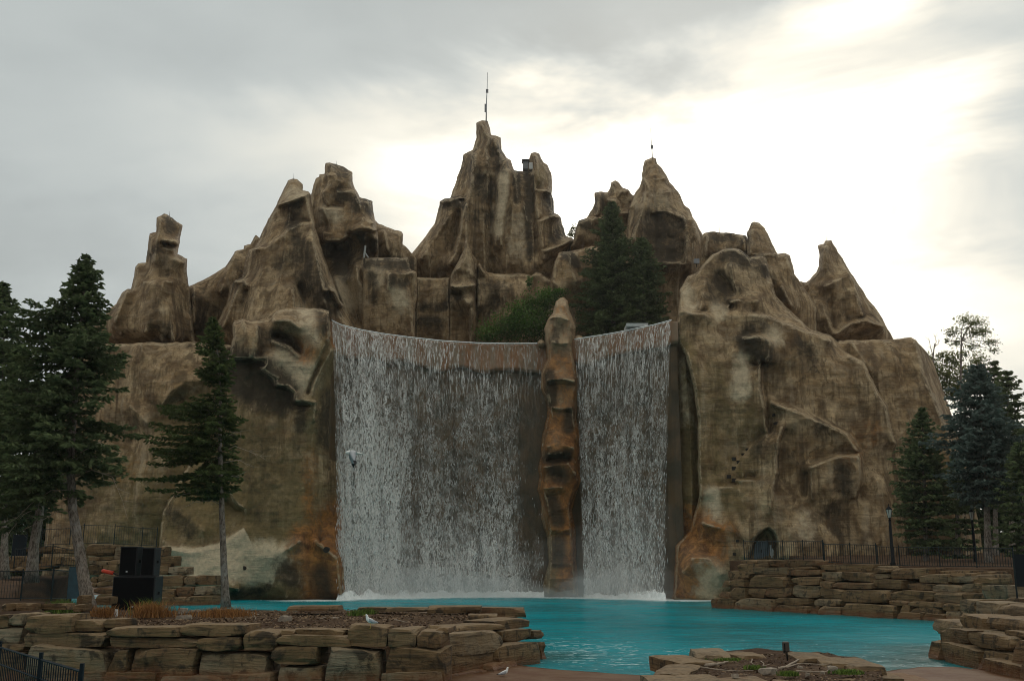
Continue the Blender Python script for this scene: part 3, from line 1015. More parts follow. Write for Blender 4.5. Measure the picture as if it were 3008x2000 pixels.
def mass(name, Y0, out, lines=(), rim=1.5, bulge=1.5, thick=12, step=3.3, rough=1.0, seed=1, label=None, relief=0.85, flute=0.22):
    """one rock body: outline in photo pixels (third value: depth change there), creases, swelling; closed at the back"""
    out = np.array([(*p, 0.0) if len(p) == 2 else p for p in out], float)
    o = resample(out, step)
    rng = np.random.default_rng(seed)
    jit = fbm(np.stack([o[:, 0] / 14, o[:, 1] / 14, 0 * o[:, 0] + seed], -1), seed, 3)
    nrm = np.stack([np.roll(o[:, 1], -1) - np.roll(o[:, 1], 1), np.roll(o[:, 0], 1) - np.roll(o[:, 0], -1)], -1)
    nrm /= np.linalg.norm(nrm, axis=1)[:, None] + 1e-9
    o[:, :2] += nrm * jit[:, None] * 1.3 * rough
    o3 = o.copy()
    o3[:, 2] = o3[:, 2] * relief + rim
    lo, D = membrane(o3, [l * np.array([1, 1, relief]) for l in lines], step)
    gx, gy = np.meshgrid(np.arange(o[:, 0].min(), o[:, 0].max(), step), np.arange(o[:, 1].min(), o[:, 1].max(), step))
    gx, gy = gx.ravel(), gy.ravel()
    ring_line = np.vstack([o, o[:1]])
    ins = in_poly(gx, gy, o)
    gx, gy = gx[ins], gy[ins]
    dist = np.full(gx.shape, 1e9)
    for a in range(0, len(o), 1):
        dist = np.minimum(dist, np.hypot(gx - o[a, 0], gy - o[a, 1]))
    k = dist > step * 0.62
    v2, f, ring = cdt(o, np.stack([gx[k], gy[k]], -1))
    dist = np.full(len(v2), 1e9)
    for a in range(len(o)):
        dist = np.minimum(dist, np.hypot(v2[:, 0] - o[a, 0], v2[:, 1] - o[a, 1]))
    d = sample(lo, D, step, v2[:, 0], v2[:, 1])
    swell = np.sqrt(np.clip(dist / min(48.0, 0.30 * min(np.ptp(o[:, 0]), np.ptp(o[:, 1]))), 0, 1))
    round_edge = 1 - np.clip(dist / 7, 0, 1)
    Y = Y0 + d - 0.6 * bulge * swell + 0.6 * round_edge ** 2
    w3 = P(v2[:, 0], v2[:, 1], Y)
    q = np.stack([w3[:, 0], w3[:, 2], 0 * Y], -1)
    inner = np.clip(dist / 8, 0, 1)
    ridged = 1 - np.abs(fbm(q / 6.5, seed + 11, 4)) * 1.6
    Y = Y + rough * inner * (0.32 * fbm(q / 7.0, seed, 3) - 0.24 * ridged + 0.06 * fbm(q * np.array([0.4, 1.6, 1]), seed + 31, 3) + 0.10 * fbm(q / 0.9, seed + 5, 2)
                             - flute * (1 - np.abs(fbm(q * np.array([0.42, 0.05, 1]), seed + 51, 3)) * 2.4) + 0.035 * fbm(q / 0.35, seed + 61, 2))
    w3 = P(v2[:, 0], v2[:, 1], Y)
    ring = np.array(ring)
    back = w3[ring].copy()                      # the far side: drawn in towards the middle of the body at each height
    zb = np.round((back[:, 2] - back[:, 2].min()) / 1.5).astype(int)
    mids = np.array([0.5 * (back[zb == k_, 0].min() + back[zb == k_, 0].max()) if (zb == k_).any() else 0 for k_ in range(zb.max() + 1)])
    mid = mids[zb]
    th_ = thick * 0.6
    back[:, 0] = mid + (back[:, 0] - mid) * 0.72 + mid / back[:, 1] * th_
    back[:, 1] += th_
    back[:, 2] -= (back[:, 2] - back[:, 2].min()) * 0.05
    n = len(w3)
    nx = np.roll(np.arange(len(ring)), -1)
    qd = np.stack([ring, n + np.arange(len(ring)), n + nx, ring[nx]], -1)
    cap = np.array([n + np.arange(len(ring))[::-1]])
    # worn crests: convexity from the depth compared with its neighbourhood
    e = np.concatenate([f[:, [0, 1]], f[:, [1, 2]], f[:, [2, 0]]])
    deg = np.bincount(e.ravel(), minlength=n).astype(float)
    av = Y.copy()
    for _ in range(3):
        acc = np.bincount(e[:, 0], av[e[:, 1]], n) + np.bincount(e[:, 1], av[e[:, 0]], n)
        av = 0.5 * av + 0.5 * acc / np.maximum(deg, 1)
    edge = np.clip((av - Y) * 11.0 - 0.22, 0, 1)
    stain = np.zeros((n, 4))
    for poly in (PALE, PALE2):
        if o[:, 0].min() < poly[0][0] < o[:, 0].max() and o[:, 1].max() > 1600:
            dd_ = seg_dist(v2[:, 0], v2[:, 1], poly + poly[:1])
            sg_ = np.where(in_poly(v2[:, 0], v2[:, 1], poly), 1.0, -1.0) * dd_
            stain[:, 1] = np.maximum(stain[:, 1], np.clip(0.5 + sg_ / 9, 0, 1) * 1.7)
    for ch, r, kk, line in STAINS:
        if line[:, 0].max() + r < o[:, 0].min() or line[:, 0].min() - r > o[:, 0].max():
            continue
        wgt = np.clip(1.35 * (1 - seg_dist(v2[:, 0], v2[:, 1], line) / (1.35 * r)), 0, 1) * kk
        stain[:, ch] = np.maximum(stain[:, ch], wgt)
    allv = np.vstack([w3, back])
    # faces of the triangulation run counter-clockwise in a y-down picture: turn them to face the viewer
    me = mesh_from(name, local(allv, MOUNT), [f[:, ::-1], qd[:, ::-1], cap])
    me.set_sharp_from_angle(angle=0.62)
    z = np.zeros(len(back))
    set_color(me, 'edge', np.concatenate([edge, z]))
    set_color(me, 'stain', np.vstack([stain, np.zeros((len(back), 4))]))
    ob = add(name, me, M['rock'], MOUNT, MOUNT.location)
    if label:
        ob['label'] = label
    SURF[name + str(seed)] = (lo, D, v2, Y)
    return ob


# --- left tower
mass('rock_tower', 112, [(235, 1012), (285, 945), (303, 935), (320, 906), (342, 893), (356, 863), (375, 849), (385, 850), (396, 801), (397, 784), (406, 772), (429, 772),
     (432, 740), (439, 686), (458, 682), (461, 639), (481, 627), (508, 640), (520, 653), (537, 662), (530, 700), (521, 746), (551, 760), (548, 795), (554, 838), (575, 1012)],
     [ln('A', (-1.5, -2), 660, 150, 640, 260, 630, 420, 600, 590), ln('A', -2.4, 700, 372, 770, 388, 845, 402), ln('A', 0.8, 700, 398, 770, 412, 840, 424),
      ln('A', -1.2, 700, 450, 800, 470), ln('A', -2.6, 500, 802, 640, 784, 780, 792), ln('A', -1.2, 500, 780, 640, 760, 780, 770), ln('A', (-3, -5), 600, 800, 580, 1000, 540, 1150, 520, 1300),
      ln('A', (-3, -4.5), 690, 800, 690, 980, 660, 1200), ln('A', (-4, -5.5), 760, 1050, 780, 1300, 800, 1400), ln('A', (-.5, -1), 870, 850, 880, 1100, 880, 1390),
      ln('A', (-1.5, -3), 330, 885, 280, 1000, 200, 1200), ln('A', (-.5, -1.2), 380, 900, 330, 1100, 260, 1320), ln('A', -3.4, 640, 1250, 700, 1390), ln('A', -1.6, 780, 560, 900, 600), ln('A', -1.5, 560, 320, 550, 500)],
     rim=1.2, bulge=1.6, seed=2, flute=0.40)
# --- saddle behind it
mass('rock_ridge', 119, [(530, 850), (560, 840), (599, 821), (639, 798), (662, 784), (673, 768), (690, 738), (715, 732), (716, 722), (736, 718), (751, 690), (762, 699), (790, 640), (830, 700), (820, 1012), (530, 1012)],
     [ln('A', (-1, -3), 1430, 500, 1350, 700, 1280, 900), ln('A', (-.5, 1), 1200, 900, 1100, 1300), ln('A', (-2, -4), 1000, 850, 1000, 1200)], rim=1.0, bulge=2.0, seed=3)
# --- left main peak
mass('rock_peak', 113, [(610, 1030), (636, 950), (667, 887), (676, 838), (690, 822), (711, 815), (722, 760), (730, 735), (749, 728), (777, 670), (783, 657), (812, 602), (846, 530), (861, 525), (873, 528),
     (889, 542), (889, 560), (906, 562), (914, 571), (917, 611), (924, 651), (927, 668), (947, 737), (970, 803), (998, 880), (1013, 900), (1070, 1012), (1050, 1030)],
     [ln('B', -2.6, 268, 530, 400, 490, 530, 440, 575, 420), ln('B', 0.2, 285, 556, 400, 528, 515, 480), ln('B', 0.4, 400, 600, 430, 700), ln('B', (-2.4, -3.2), 555, 450, 590, 600, 612, 712),
      ln('B', -3.3, 10, 985, 150, 965, 380, 790, 500, 725, 610, 715), ln('B', -1.2, 140, 940, 370, 760, 490, 695, 590, 690), ln('B', (-3.5, -7.5), 622, 722, 640, 950, 700, 1200, 740, 1390, 850, 1410, 930, 1560),
      ln('S', (-3.5, -6), 789, 760, 757, 837, 740, 900, 725, 1000), ln('S', (-1.5, -2), 728, 850, 705, 930, 690, 1020), ln('S', (-2.5, -3.5), 712, 822, 690, 870, 655, 960), ln('S', (-7, -8), 860, 850, 866, 930, 860, 1010),
      ln('S', (-2.5, -3), 878, 840, 900, 900, 930, 1000), ln('S', (-6.5, -7), 790, 930, 800, 1010), ln('S', -3.6, 683, 828, 715, 826, 728, 840), ln('S', (-3, -6), 960, 840, 1000, 930, 1040, 1010),
      ln('S', (-5, -4.5), 940, 850, 975, 940)], rim=1.6, bulge=1.5, seed=4, flute=0.45)
# --- second peak behind
mass('rock_peak', 121, [(905, 1012), (905, 640), (914, 569), (928, 523), (937, 520), (938, 513), (953, 511), (956, 479), (968, 478), (987, 482), (1016, 494), (1035, 507), (1038, 545), (1056, 579), (1079, 585), (1094, 592),
     (1097, 619), (1103, 648), (1112, 700), (1112, 760), (1120, 1012)],
     [ln('B', -2.2, 770, 222, 850, 222, 852, 330, 730, 400, 762, 505, 800, 548), ln('B', -0.4, 752, 230, 752, 330, 702, 405, 742, 515, 770, 556), ln('B', -3, 720, 568, 800, 562, 930, 574), ln('B', -0.9, 722, 545, 930, 550),
      ln('B', -2.8, 720, 575, 780, 700, 785, 800), ln('B', -0.6, 700, 600, 762, 720, 765, 800), ln('B', -4.2, 752, 815, 850, 822, 960, 800), ln('B', -4.6, 755, 893, 900, 903, 968, 853), ln('B', 2.0, 762, 920, 905, 930, 985, 880),
      ln('B', 2.4, 800, 1010, 980, 1000), ln('B', -0.5, 820, 1120, 980, 1150), ln('B', -1.6, 800, 110, 840, 210), ln('B', -1.4, 1015, 215, 1000, 350), ln('B', -2.6, 890, 388, 1060, 398, 1110, 560), ln('B', -1.0, 890, 370, 1050, 376),
      ln('B', -4.8, 1030, 800, 1060, 780, 1150, 765, 1280, 790), ln('B', -0.6, 1070, 822, 1150, 805, 1262, 822), ln('B', -3.6, 1290, 830, 1295, 1010), ln('B', 0.2, 1150, 900, 1200, 1000), ln('B', -3.4, 1040, 720, 1150, 690, 1250, 720),
      ln('S', (-5, -7.5), 1044, 780, 1050, 823, 1093, 900, 1112, 1005), ln('S', (-4, -6), 984, 823, 1013, 900, 1040, 1005), ln('S', (-2.5, -3), 1020, 835, 1055, 950), ln('B', -0.8, 1180, 470, 1190, 600)], rim=1.2, bulge=1.0, seed=5, flute=0.40)
mass('rock_shoulder', 127, [(1050, 1012), (1050, 640), (1103, 648), (1113, 658), (1150, 672), (1179, 680), (1184, 688), (1183, 717), (1211, 744), (1225, 760), (1225, 1012)],
     [ln('B', -1.5, 1530, 830, 1520, 950), ln('B', -2.5, 1350, 800, 1400, 1000)], rim=1.0, bulge=2.0, seed=6)
# --- blotched block
mass('rock_block', 114, [(1060, 1030), (1066, 800), (1069, 758), (1100, 757), (1199, 757), (1207, 792), (1224, 800), (1226, 880), (1216, 920), (1222, 1030)],
     [ln('B', -1.6, 1400, 1225, 1500, 1235, 1640, 1228), ln('B', -0.4, 1400, 1205, 1640, 1208), ln('B', -1.8, 1385, 1240, 1390, 1400), ln('B', -.2, 1360, 1240, 1365, 1400), ln('D', -1.5, 60, 700, 90, 900, 130, 1200), ln('D', .5, 120, 640, 110, 800)],
     rim=0.8, bulge=1.0, seed=7, thick=9)
# --- centre tower
mass('rock_tower', 135, [(1195, 1012), (1195, 770), (1210, 744), (1232, 719), (1276, 660), (1288, 617), (1292, 593), (1306, 584), (1322, 583), (1339, 534), (1355, 491), (1361, 455), (1388, 441), (1400, 405), (1399, 362),
     (1415, 353), (1433, 356), (1444, 397), (1471, 404), (1473, 439), (1486, 463), (1501, 471), (1510, 502), (1536, 503), (1560, 502), (1556, 474), (1560, 451), (1570, 448), (1583, 452), (1596, 479), (1608, 485), (1619, 508),
     (1623, 537), (1621, 568), (1626, 588), (1628, 626), (1639, 629), (1646, 637), (1656, 672), (1662, 692), (1690, 706), (1700, 760), (1700, 1012)],
     [ln('C', (-4, -5.5), 745, 425, 700, 880, 625, 1050, 600, 1250, 545, 1450, 480, 1560), ln('C', (-2.2, 0), 722, 430, 660, 800, 615, 900), ln('C', (0.3, 0.5), 600, 1010, 575, 1200, 515, 1430), ln('C', -2.4, 392, 920, 500, 892, 628, 872),
      ln('C', (-2, -3), 430, 1150, 300, 1350, 200, 1500), ln('C', (-1.5, -2.5), 530, 1010, 480, 1060, 430, 1150), ln('C', (-3.2, -4.4), 800, 120, 850, 220, 905, 260, 862, 380, 882, 480, 850, 625), ln('C', (-1.2, -2.6), 940, 262, 892, 385, 908, 480, 884, 610),
      ln('C', (-3.4, -3.2), 820, 700, 840, 900, 800, 1400), ln('C', (-4, -5.6), 1075, 482, 978, 700, 988, 900, 958, 1150, 948, 1360), ln('C', (-2, -3), 1000, 560, 955, 700, 968, 900, 932, 1150, 928, 1360),
      ln('C', (-4.5, -5.6), 1108, 590, 1088, 850, 1038, 1150, 1018, 1360), ln('C', (-2.2, -3.4), 1132, 600, 1112, 850, 1064, 1150, 1042, 1370), ln('C', (-2.2, -4.5), 1160, 615, 1180, 900, 1150, 1560), ln('C', (-2.2, -4.2), 1325, 620, 1335, 900, 1390, 1300, 1430, 1560),
      ln('C', (-3.6, -6), 1345, 600, 1372, 800, 1382, 1000, 1424, 1250, 1462, 1500), ln('C', -4.8, 1380, 797, 1470, 802, 1538, 832), ln('C', -2.6, 1388, 778, 1470, 782, 1530, 808), ln('C', -5.4, 1400, 1122, 1560, 1052, 1620, 1072), ln('C', -3.4, 1400, 1095, 1550, 1026),
      ln('C', -6.5, 1450, 1420, 1600, 1372, 1730, 1312), ln('C', -4.2, 1450, 1395, 1600, 1345, 1700, 1300), ln('C', -2.8, 960, 300, 1000, 420), ln('C', -2, 1460, 850, 1490, 1000), ln('C', -4, 1360, 440, 1400, 700)],
     rim=1.4, bulge=1.2, seed=8, flute=0.70)
# --- lower walls under it
mass('rock_panel', 127, [(1216, 1030), (1224, 815), (1270, 817), (1322, 815), (1328, 1030)], [ln('D', -0.8, 480, 600, 490, 1240)], rim=0.6, bulge=0.7, seed=9, thick=6)
mass('rock_pinnacle', 125, [(1318, 1030), (1321, 830), (1323, 814), (1335, 785), (1350, 757), (1364, 730), (1363, 712), (1368, 706), (1375, 707), (1381, 725), (1387, 745), (1401, 765), (1404, 840), (1399, 1030)],
     [ln('D', (-2, -4), 660, 220, 650, 380, 560, 500), ln('D', (-2, -3.5), 690, 300, 690, 450, 720, 560), ln('D', -3.6, 500, 660, 560, 680, 650, 665, 745, 655), ln('D', .8, 505, 745, 560, 760), ln('D', -3.2, 640, 800, 690, 860, 720, 800),
      ln('D', 1, 560, 920, 640, 1000, 650, 1240), ln('D', -2.6, 720, 900, 700, 1050, 700, 1240), ln('D', -.5, 680, 960, 685, 1240)], rim=0.8, bulge=0.8, seed=10, thick=7)
mass('rock_wall', 126, [(1394, 1030), (1397, 822), (1401, 790), (1407, 771), (1412, 778), (1418, 788), (1432, 800), (1467, 805), (1504, 804), (1530, 802), (1560, 808), (1575, 800), (1590, 803), (1610, 817), (1640, 830), (1720, 860), (1720, 1030)],
     [ln('D', -2.2, 790, 450, 850, 540), ln('D', (-1.5, -2.5), 1330, 560, 1420, 540, 1500, 600, 1600, 680), ln('D', -1, 860, 680, 1060, 700), ln('D', .6, 960, 800, 950, 1000), ln('D', -1.6, 1050, 760, 1060, 1000), ln('D', -1.6, 780, 600, 770, 900)], rim=0.8, bulge=1.0, seed=12, thick=8)
mass('rock_boulder', 123, [(1600, 1030), (1612, 850), (1620, 813), (1627, 779), (1637, 747), (1643, 740), (1686, 736), (1738, 723), (1800, 730), (1880, 760), (1900, 1030)],
     [ln('E', (-2, -3), 140, 1060, 100, 1200, 90, 1320), ln('E', (-2.5, -3.5), 250, 1045, 260, 1200, 330, 1350), ln('E', -1, 330, 1060, 350, 1300), ln('E', -3, 20, 1320, 120, 1380, 180, 1450)], rim=0.8, bulge=1.5, seed=13, thick=9)
# --- twin peak right of the centre
mass('rock_peak', 132, [(1665, 830), (1672, 730), (1685, 704), (1695, 658), (1700, 648), (1723, 641), (1742, 612), (1748, 592), (1746, 566), (1761, 564), (1784, 565), (1794, 550), (1795, 536), (1807, 530), (1818, 535), (1830, 552), (1847, 558),
     (1854, 571), (1861, 575), (1900, 640), (1900, 830)],
     [ln('E', (-2.6, -3.4), 560, 450, 548, 640, 480, 760), ln('E', -0.6, 632, 450, 620, 700), ln('E', -2, 710, 330, 690, 400, 740, 480, 760, 590), ln('E', -2.4, 860, 430, 790, 420, 740, 480), ln('E', -0.8, 800, 590, 870, 500), ln('E', -3.4, 340, 762, 430, 716, 600, 702),
      ln('E', -1.4, 345, 740, 430, 690, 600, 682), ln('E', (-2.5, -4), 640, 520, 730, 510, 770, 640, 850, 650), ln('E', -3.5, 350, 780, 320, 900, 270, 1000)], rim=1.0, bulge=1.4, seed=14, flute=0.40, thick=9)
# --- cone
mass('rock_peak', 128, [(1820, 1030), (1830, 780), (1845, 620), (1860, 575), (1876, 555), (1887, 523), (1886, 513), (1890, 492), (1893, 473), (1916, 464), (1926, 467), (1931, 483), (1943, 492), (1956, 512), (1967, 535), (1997, 572), (2009, 601),
     (2025, 615), (2036, 641), (2053, 670), (2063, 690), (2080, 720), (2090, 1030)],
     [ln('E', (-3.5, -6), 1022, 460, 1000, 640, 930, 820, 870, 980), ln('E', -3.4, 1080, 645, 1220, 622, 1420, 702, 1445, 800), ln('E', -2.2, 1085, 680, 1220, 660, 1395, 735, 1405, 800), ln('E', -2.2, 1150, 900, 1300, 900), ln('E', -3.0, 1150, 1120, 1400, 1135),
      ln('E', (-4, -5), 1450, 880, 1452, 960, 1442, 1160), ln('E', (-2.6, -3), 1424, 940, 1412, 1140), ln('E', -5, 1150, 1165, 1300, 1160, 1440, 1165), ln('S', -6, 1880, 990, 1950, 1000, 2040, 1000), ln('E', -2, 1110, 300, 1240, 290), ln('E', -3, 1010, 300, 1080, 430, 1200, 440, 1280, 430),
      ln('E', -1.2, 1150, 160, 1180, 280), ln('E', -4, 1500, 620, 1560, 900), ln('E', -1.8, 860, 600, 1000, 480)], rim=1.2, bulge=2.0, seed=15, flute=0.50)
# --- right group, back to front
mass('rock_block', 117, [(2040, 1030), (2058, 760), (2060, 695), (2069, 683), (2095, 681), (2144, 684), (2192, 693), (2215, 760), (2215, 1030)], [ln('G', -1.5, 340, 200, 330, 380), ln('G', -1.2, 720, 220, 740, 330)], rim=0.9, bulge=1.0, seed=16, thick=8)
mass('rock_thumb', 113, [(2185, 1012), (2194, 749), (2195, 683), (2207, 657), (2215, 653), (2230, 656), (2247, 672), (2258, 692), (2273, 726), (2284, 746), (2304, 743), (2319, 749), (2329, 781), (2333, 804), (2350, 826), (2400, 900), (2400, 1012)],
     [ln('G', (-1.6, -3), 800, 130, 790, 260, 785, 360), ln('G', -2.6, 790, 372, 900, 376, 1055, 376), ln('G', -1.0, 800, 355, 1040, 358), ln('G', -2.4, 1150, 400, 1190, 500, 1230, 600), ln('G', (-2, -3.5), 960, 400, 1000, 620), ln('G', -4, 1100, 700, 1200, 900)], rim=0.9, bulge=1.0, seed=17, thick=9)
mass('rock_peak', 118, [(2290, 1030), (2310, 860), (2350, 826), (2366, 829), (2379, 822), (2396, 801), (2406, 781), (2407, 750), (2403, 722), (2421, 716), (2423, 708), (2442, 705), (2447, 717), (2474, 758), (2500, 803), (2515, 825), (2546, 873),
     (2584, 921), (2599, 949), (2620, 987), (2640, 1030)],
     [ln('J', (-2, -3.5), 1255, 440, 1290, 560, 1335, 720), ln('J', (-3, -4), 1075, 610, 1110, 700, 1145, 800), ln('J', -1.2, 1110, 600, 1150, 760), ln('J', -3, 1090, 505, 1180, 465, 1250, 425), ln('J', -1.6, 1085, 485, 1240, 405), ln('J', -4.8, 1160, 800, 1230, 742, 1340, 712, 1450, 750),
      ln('J', -2.4, 1170, 770, 1240, 715, 1340, 690), ln('J', (-1, -3), 800, 420, 900, 640, 1000, 720), ln('J', -1.5, 1100, 260, 1080, 400), ln('J', -1, 980, 600, 1060, 560)], rim=1.0, bulge=1.6, seed=18, flute=0.40)
mass('rock_block', 106, [(2440, 1012), (2469, 999), (2560, 998), (2632, 997), (2675, 991), (2690, 999), (2705, 1015, 3), (2722, 1034, 7), (2740, 1060, 9), (2800, 1230, 8), (2860, 1450, 6), (2900, 1690, 4), (2560, 1690)],
     [ln('S', (-1, -6), 2690, 1006, 2712, 1105, 2738, 1160, 2780, 1265, 2820, 1400, 2840, 1680), ln('S', (-.8, -4), 2600, 1010, 2620, 1200, 2640, 1400), ln('S', (-1, -2), 2500, 1005, 2560, 1090)], rim=0.8, bulge=0.8, seed=19, thick=14)
mass('rock_buttress', 101, [(1975, 1765, -.5), (1985, 1600, -.5), (2024, 1560, 0), (2053, 1459, 0), (2049, 1367), (2049, 1230), (2035, 1129), (2012, 1040), (1990, 1005), (1985, 960), (1991, 918, 1), (1997, 852, 4), (2020, 812, 5), (2046, 801, 5), (2066, 775, 6), (2095, 746, 7), (2129, 730, 7),
     (2152, 728, 7), (2175, 733, 7), (2201, 755, 6), (2238, 749, 6), (2251, 757, 6), (2267, 824, 6), (2279, 867, 6), (2313, 904, 6), (2353, 941, 5), (2382, 968, 5), (2439, 984, 5), (2494, 1036, 4), (2540, 1060, 3.5), (2559, 1106, 3), (2582, 1152, 2), (2609, 1193, 2), (2618, 1243, 1.5), (2637, 1303, 1),
     (2646, 1367, 1), (2655, 1500, 0), (2665, 1690, -2), (2280, 1690, -3), (2190, 1680, -3), (2130, 1775, -3)],
     [ln('G', 5, 232, 605, 300, 500, 400, 392, 520, 322, 620, 312, 765, 408, 790, 560, 800, 690), ln('G', 5.6, 450, 580, 560, 660, 620, 760), ln('G', 3.4, 575, 480, 590, 600, 640, 760, 660, 830), ln('G', 2, 528, 970, 590, 862, 650, 837, 740, 862, 850, 850),
      ln('G', 4, 560, 920, 600, 900, 480, 840), ln('G', 0.3, 50, 968, 100, 955, 200, 988, 330, 985, 380, 1060), ln('G', 3.2, 90, 905, 200, 940, 330, 950), ln('G', (4, 2), 310, 640, 300, 760, 265, 960), ln('G', 4.6, 180, 700, 200, 880), ln('G', (5, 3.5), 1000, 660, 1100, 840, 1240, 970, 1370, 1155),
      ln('G', (6, 5), 950, 480, 960, 640, 1040, 840), ln('G', (1, 1.6), 530, 1000, 780, 995, 950, 1012, 1150, 1090, 1370, 1172, 1600, 1262), ln('G', (3.4, 3.4), 800, 960, 960, 985, 1150, 1060, 1360, 1145), ln('G', -1.6, 715, 1235, 860, 1212, 975, 1252, 970, 1400, 940, 1470),
      ln('G', 1.4, 780, 1490, 900, 1505, 955, 1495), ln('G', 1.0, 720, 1190, 900, 1180, 1000, 1240), ln('H', -1.3, 548, 130, 543, 280, 573, 430, 590, 600), ln('H', 1.3, 578, 130, 573, 280, 600, 430, 612, 590), ln('H', -1.6, 620, 402, 790, 462, 950, 532, 1100, 602, 1190, 742),
      ln('H', 0.7, 640, 372, 800, 428, 960, 498, 1115, 570, 1215, 700), ln('H', -3, 690, 560, 665, 640, 643, 780, 652, 850, 630, 950, 620, 1060), ln('H', -0.4, 710, 570, 688, 640, 668, 780, 676, 850, 655, 960), ln('H', -2.7, 870, 812, 1040, 747, 1182, 742, 1190, 850, 1160, 1000),
      ln('H', -0.2, 868, 785, 1040, 718, 1205, 716, 1222, 860, 1190, 1010), ln('H', -2.4, 876, 825, 882, 1020), ln('H', -0.3, 846, 850, 842, 990), ln('H', (1.2, -1), 1115, 105, 1215, 145, 1255, 245, 1300, 340, 1358, 430, 1378, 540, 1412, 660), ln('H', 1.2, 1000, 180, 1150, 320, 1230, 500),
      ln('H', (-1.2, -2), 82, 80, 130, 290, 158, 500, 162, 800, 165, 1000), ln('H', -2.2, 295, 942, 398, 936, 402, 1060), ln('H', -0.8, 295, 922, 400, 918), ln('H', -2.2, 402, 898, 515, 897, 522, 980), ln('H', -0.8, 402, 878, 520, 876), ln('H', -3.4, 60, 1480, 120, 1390, 230, 1395, 300, 1500),
      ln('H', -1.4, 100, 1340, 240, 1360), ln('H', -2.8, 190, 1170, 300, 1200, 410, 1240), ln('H', -1.2, 190, 1140, 300, 1165), ln('H', -1.6, 440, 770, 500, 700, 600, 620, 660, 600), ln('H', -0.2, 420, 740, 480, 670, 590, 590), ln('H', -1.8, 430, 780, 440, 890),
      ln('H', -2.6, 462, 1400, 505, 1265, 560, 1215, 600, 1190, 640, 1215, 665, 1270, 672, 1400), ln('H', 0.6, 490, 1400, 525, 1290, 560, 1250, 600, 1215, 630, 1245, 645, 1290, 648, 1400), ln('H', 0.8, 520, 1400, 560, 1290, 600, 1260, 630, 1400), ln('H', (-2, -3.5), 760, 1080, 780, 1200, 760, 1400), ln('H', (-1.2, -3.5), 1000, 1100, 1000, 1400), ln('H', (-1.6, -3), 1300, 900, 1340, 1400), ln('H', .4, 1215, 780, 1300, 740, 1380, 730)],
     rim=1.0, bulge=0.8, seed=20, thick=16)
# --- left group
mass('rock_wall', 106, [(120, 1700, 2), (150, 1400, 4), (185, 1150, 4), (228, 1014, 3), (300, 1010), (428, 1006), (580, 1004), (690, 1015), (720, 1100), (700, 1250), (620, 1700, -2), (470, 1700, -2)],
     [ln('L', (-1, -2), 935, 690, 920, 900, 1000, 1080), ln('L', (-.2, -2), 860, 780, 900, 960, 960, 1080, 1050, 1100), ln('L', -3, 1070, 1090, 1120, 1010, 1220, 940, 1330, 930), ln('L', -.6, 1080, 1115, 1200, 1060), ln('L', (-1.5, -2), 1060, 1100, 1040, 1280), ln('S', (-2, -4), 330, 1330, 400, 1420, 420, 1480),
      ln('S', (-3.5, -4), 440, 1300, 470, 1400, 480, 1500), ln('S', (-1, -3), 270, 1300, 300, 1450, 280, 1600), ln('S', (-2.2, -4), 560, 1200, 540, 1400, 520, 1560), ln('S', -0.2, 350, 1250, 380, 1300), ln('S', (-2.5, -3.5), 380, 1190, 430, 1240)], rim=0.6, bulge=0.8, seed=21, thick=14)
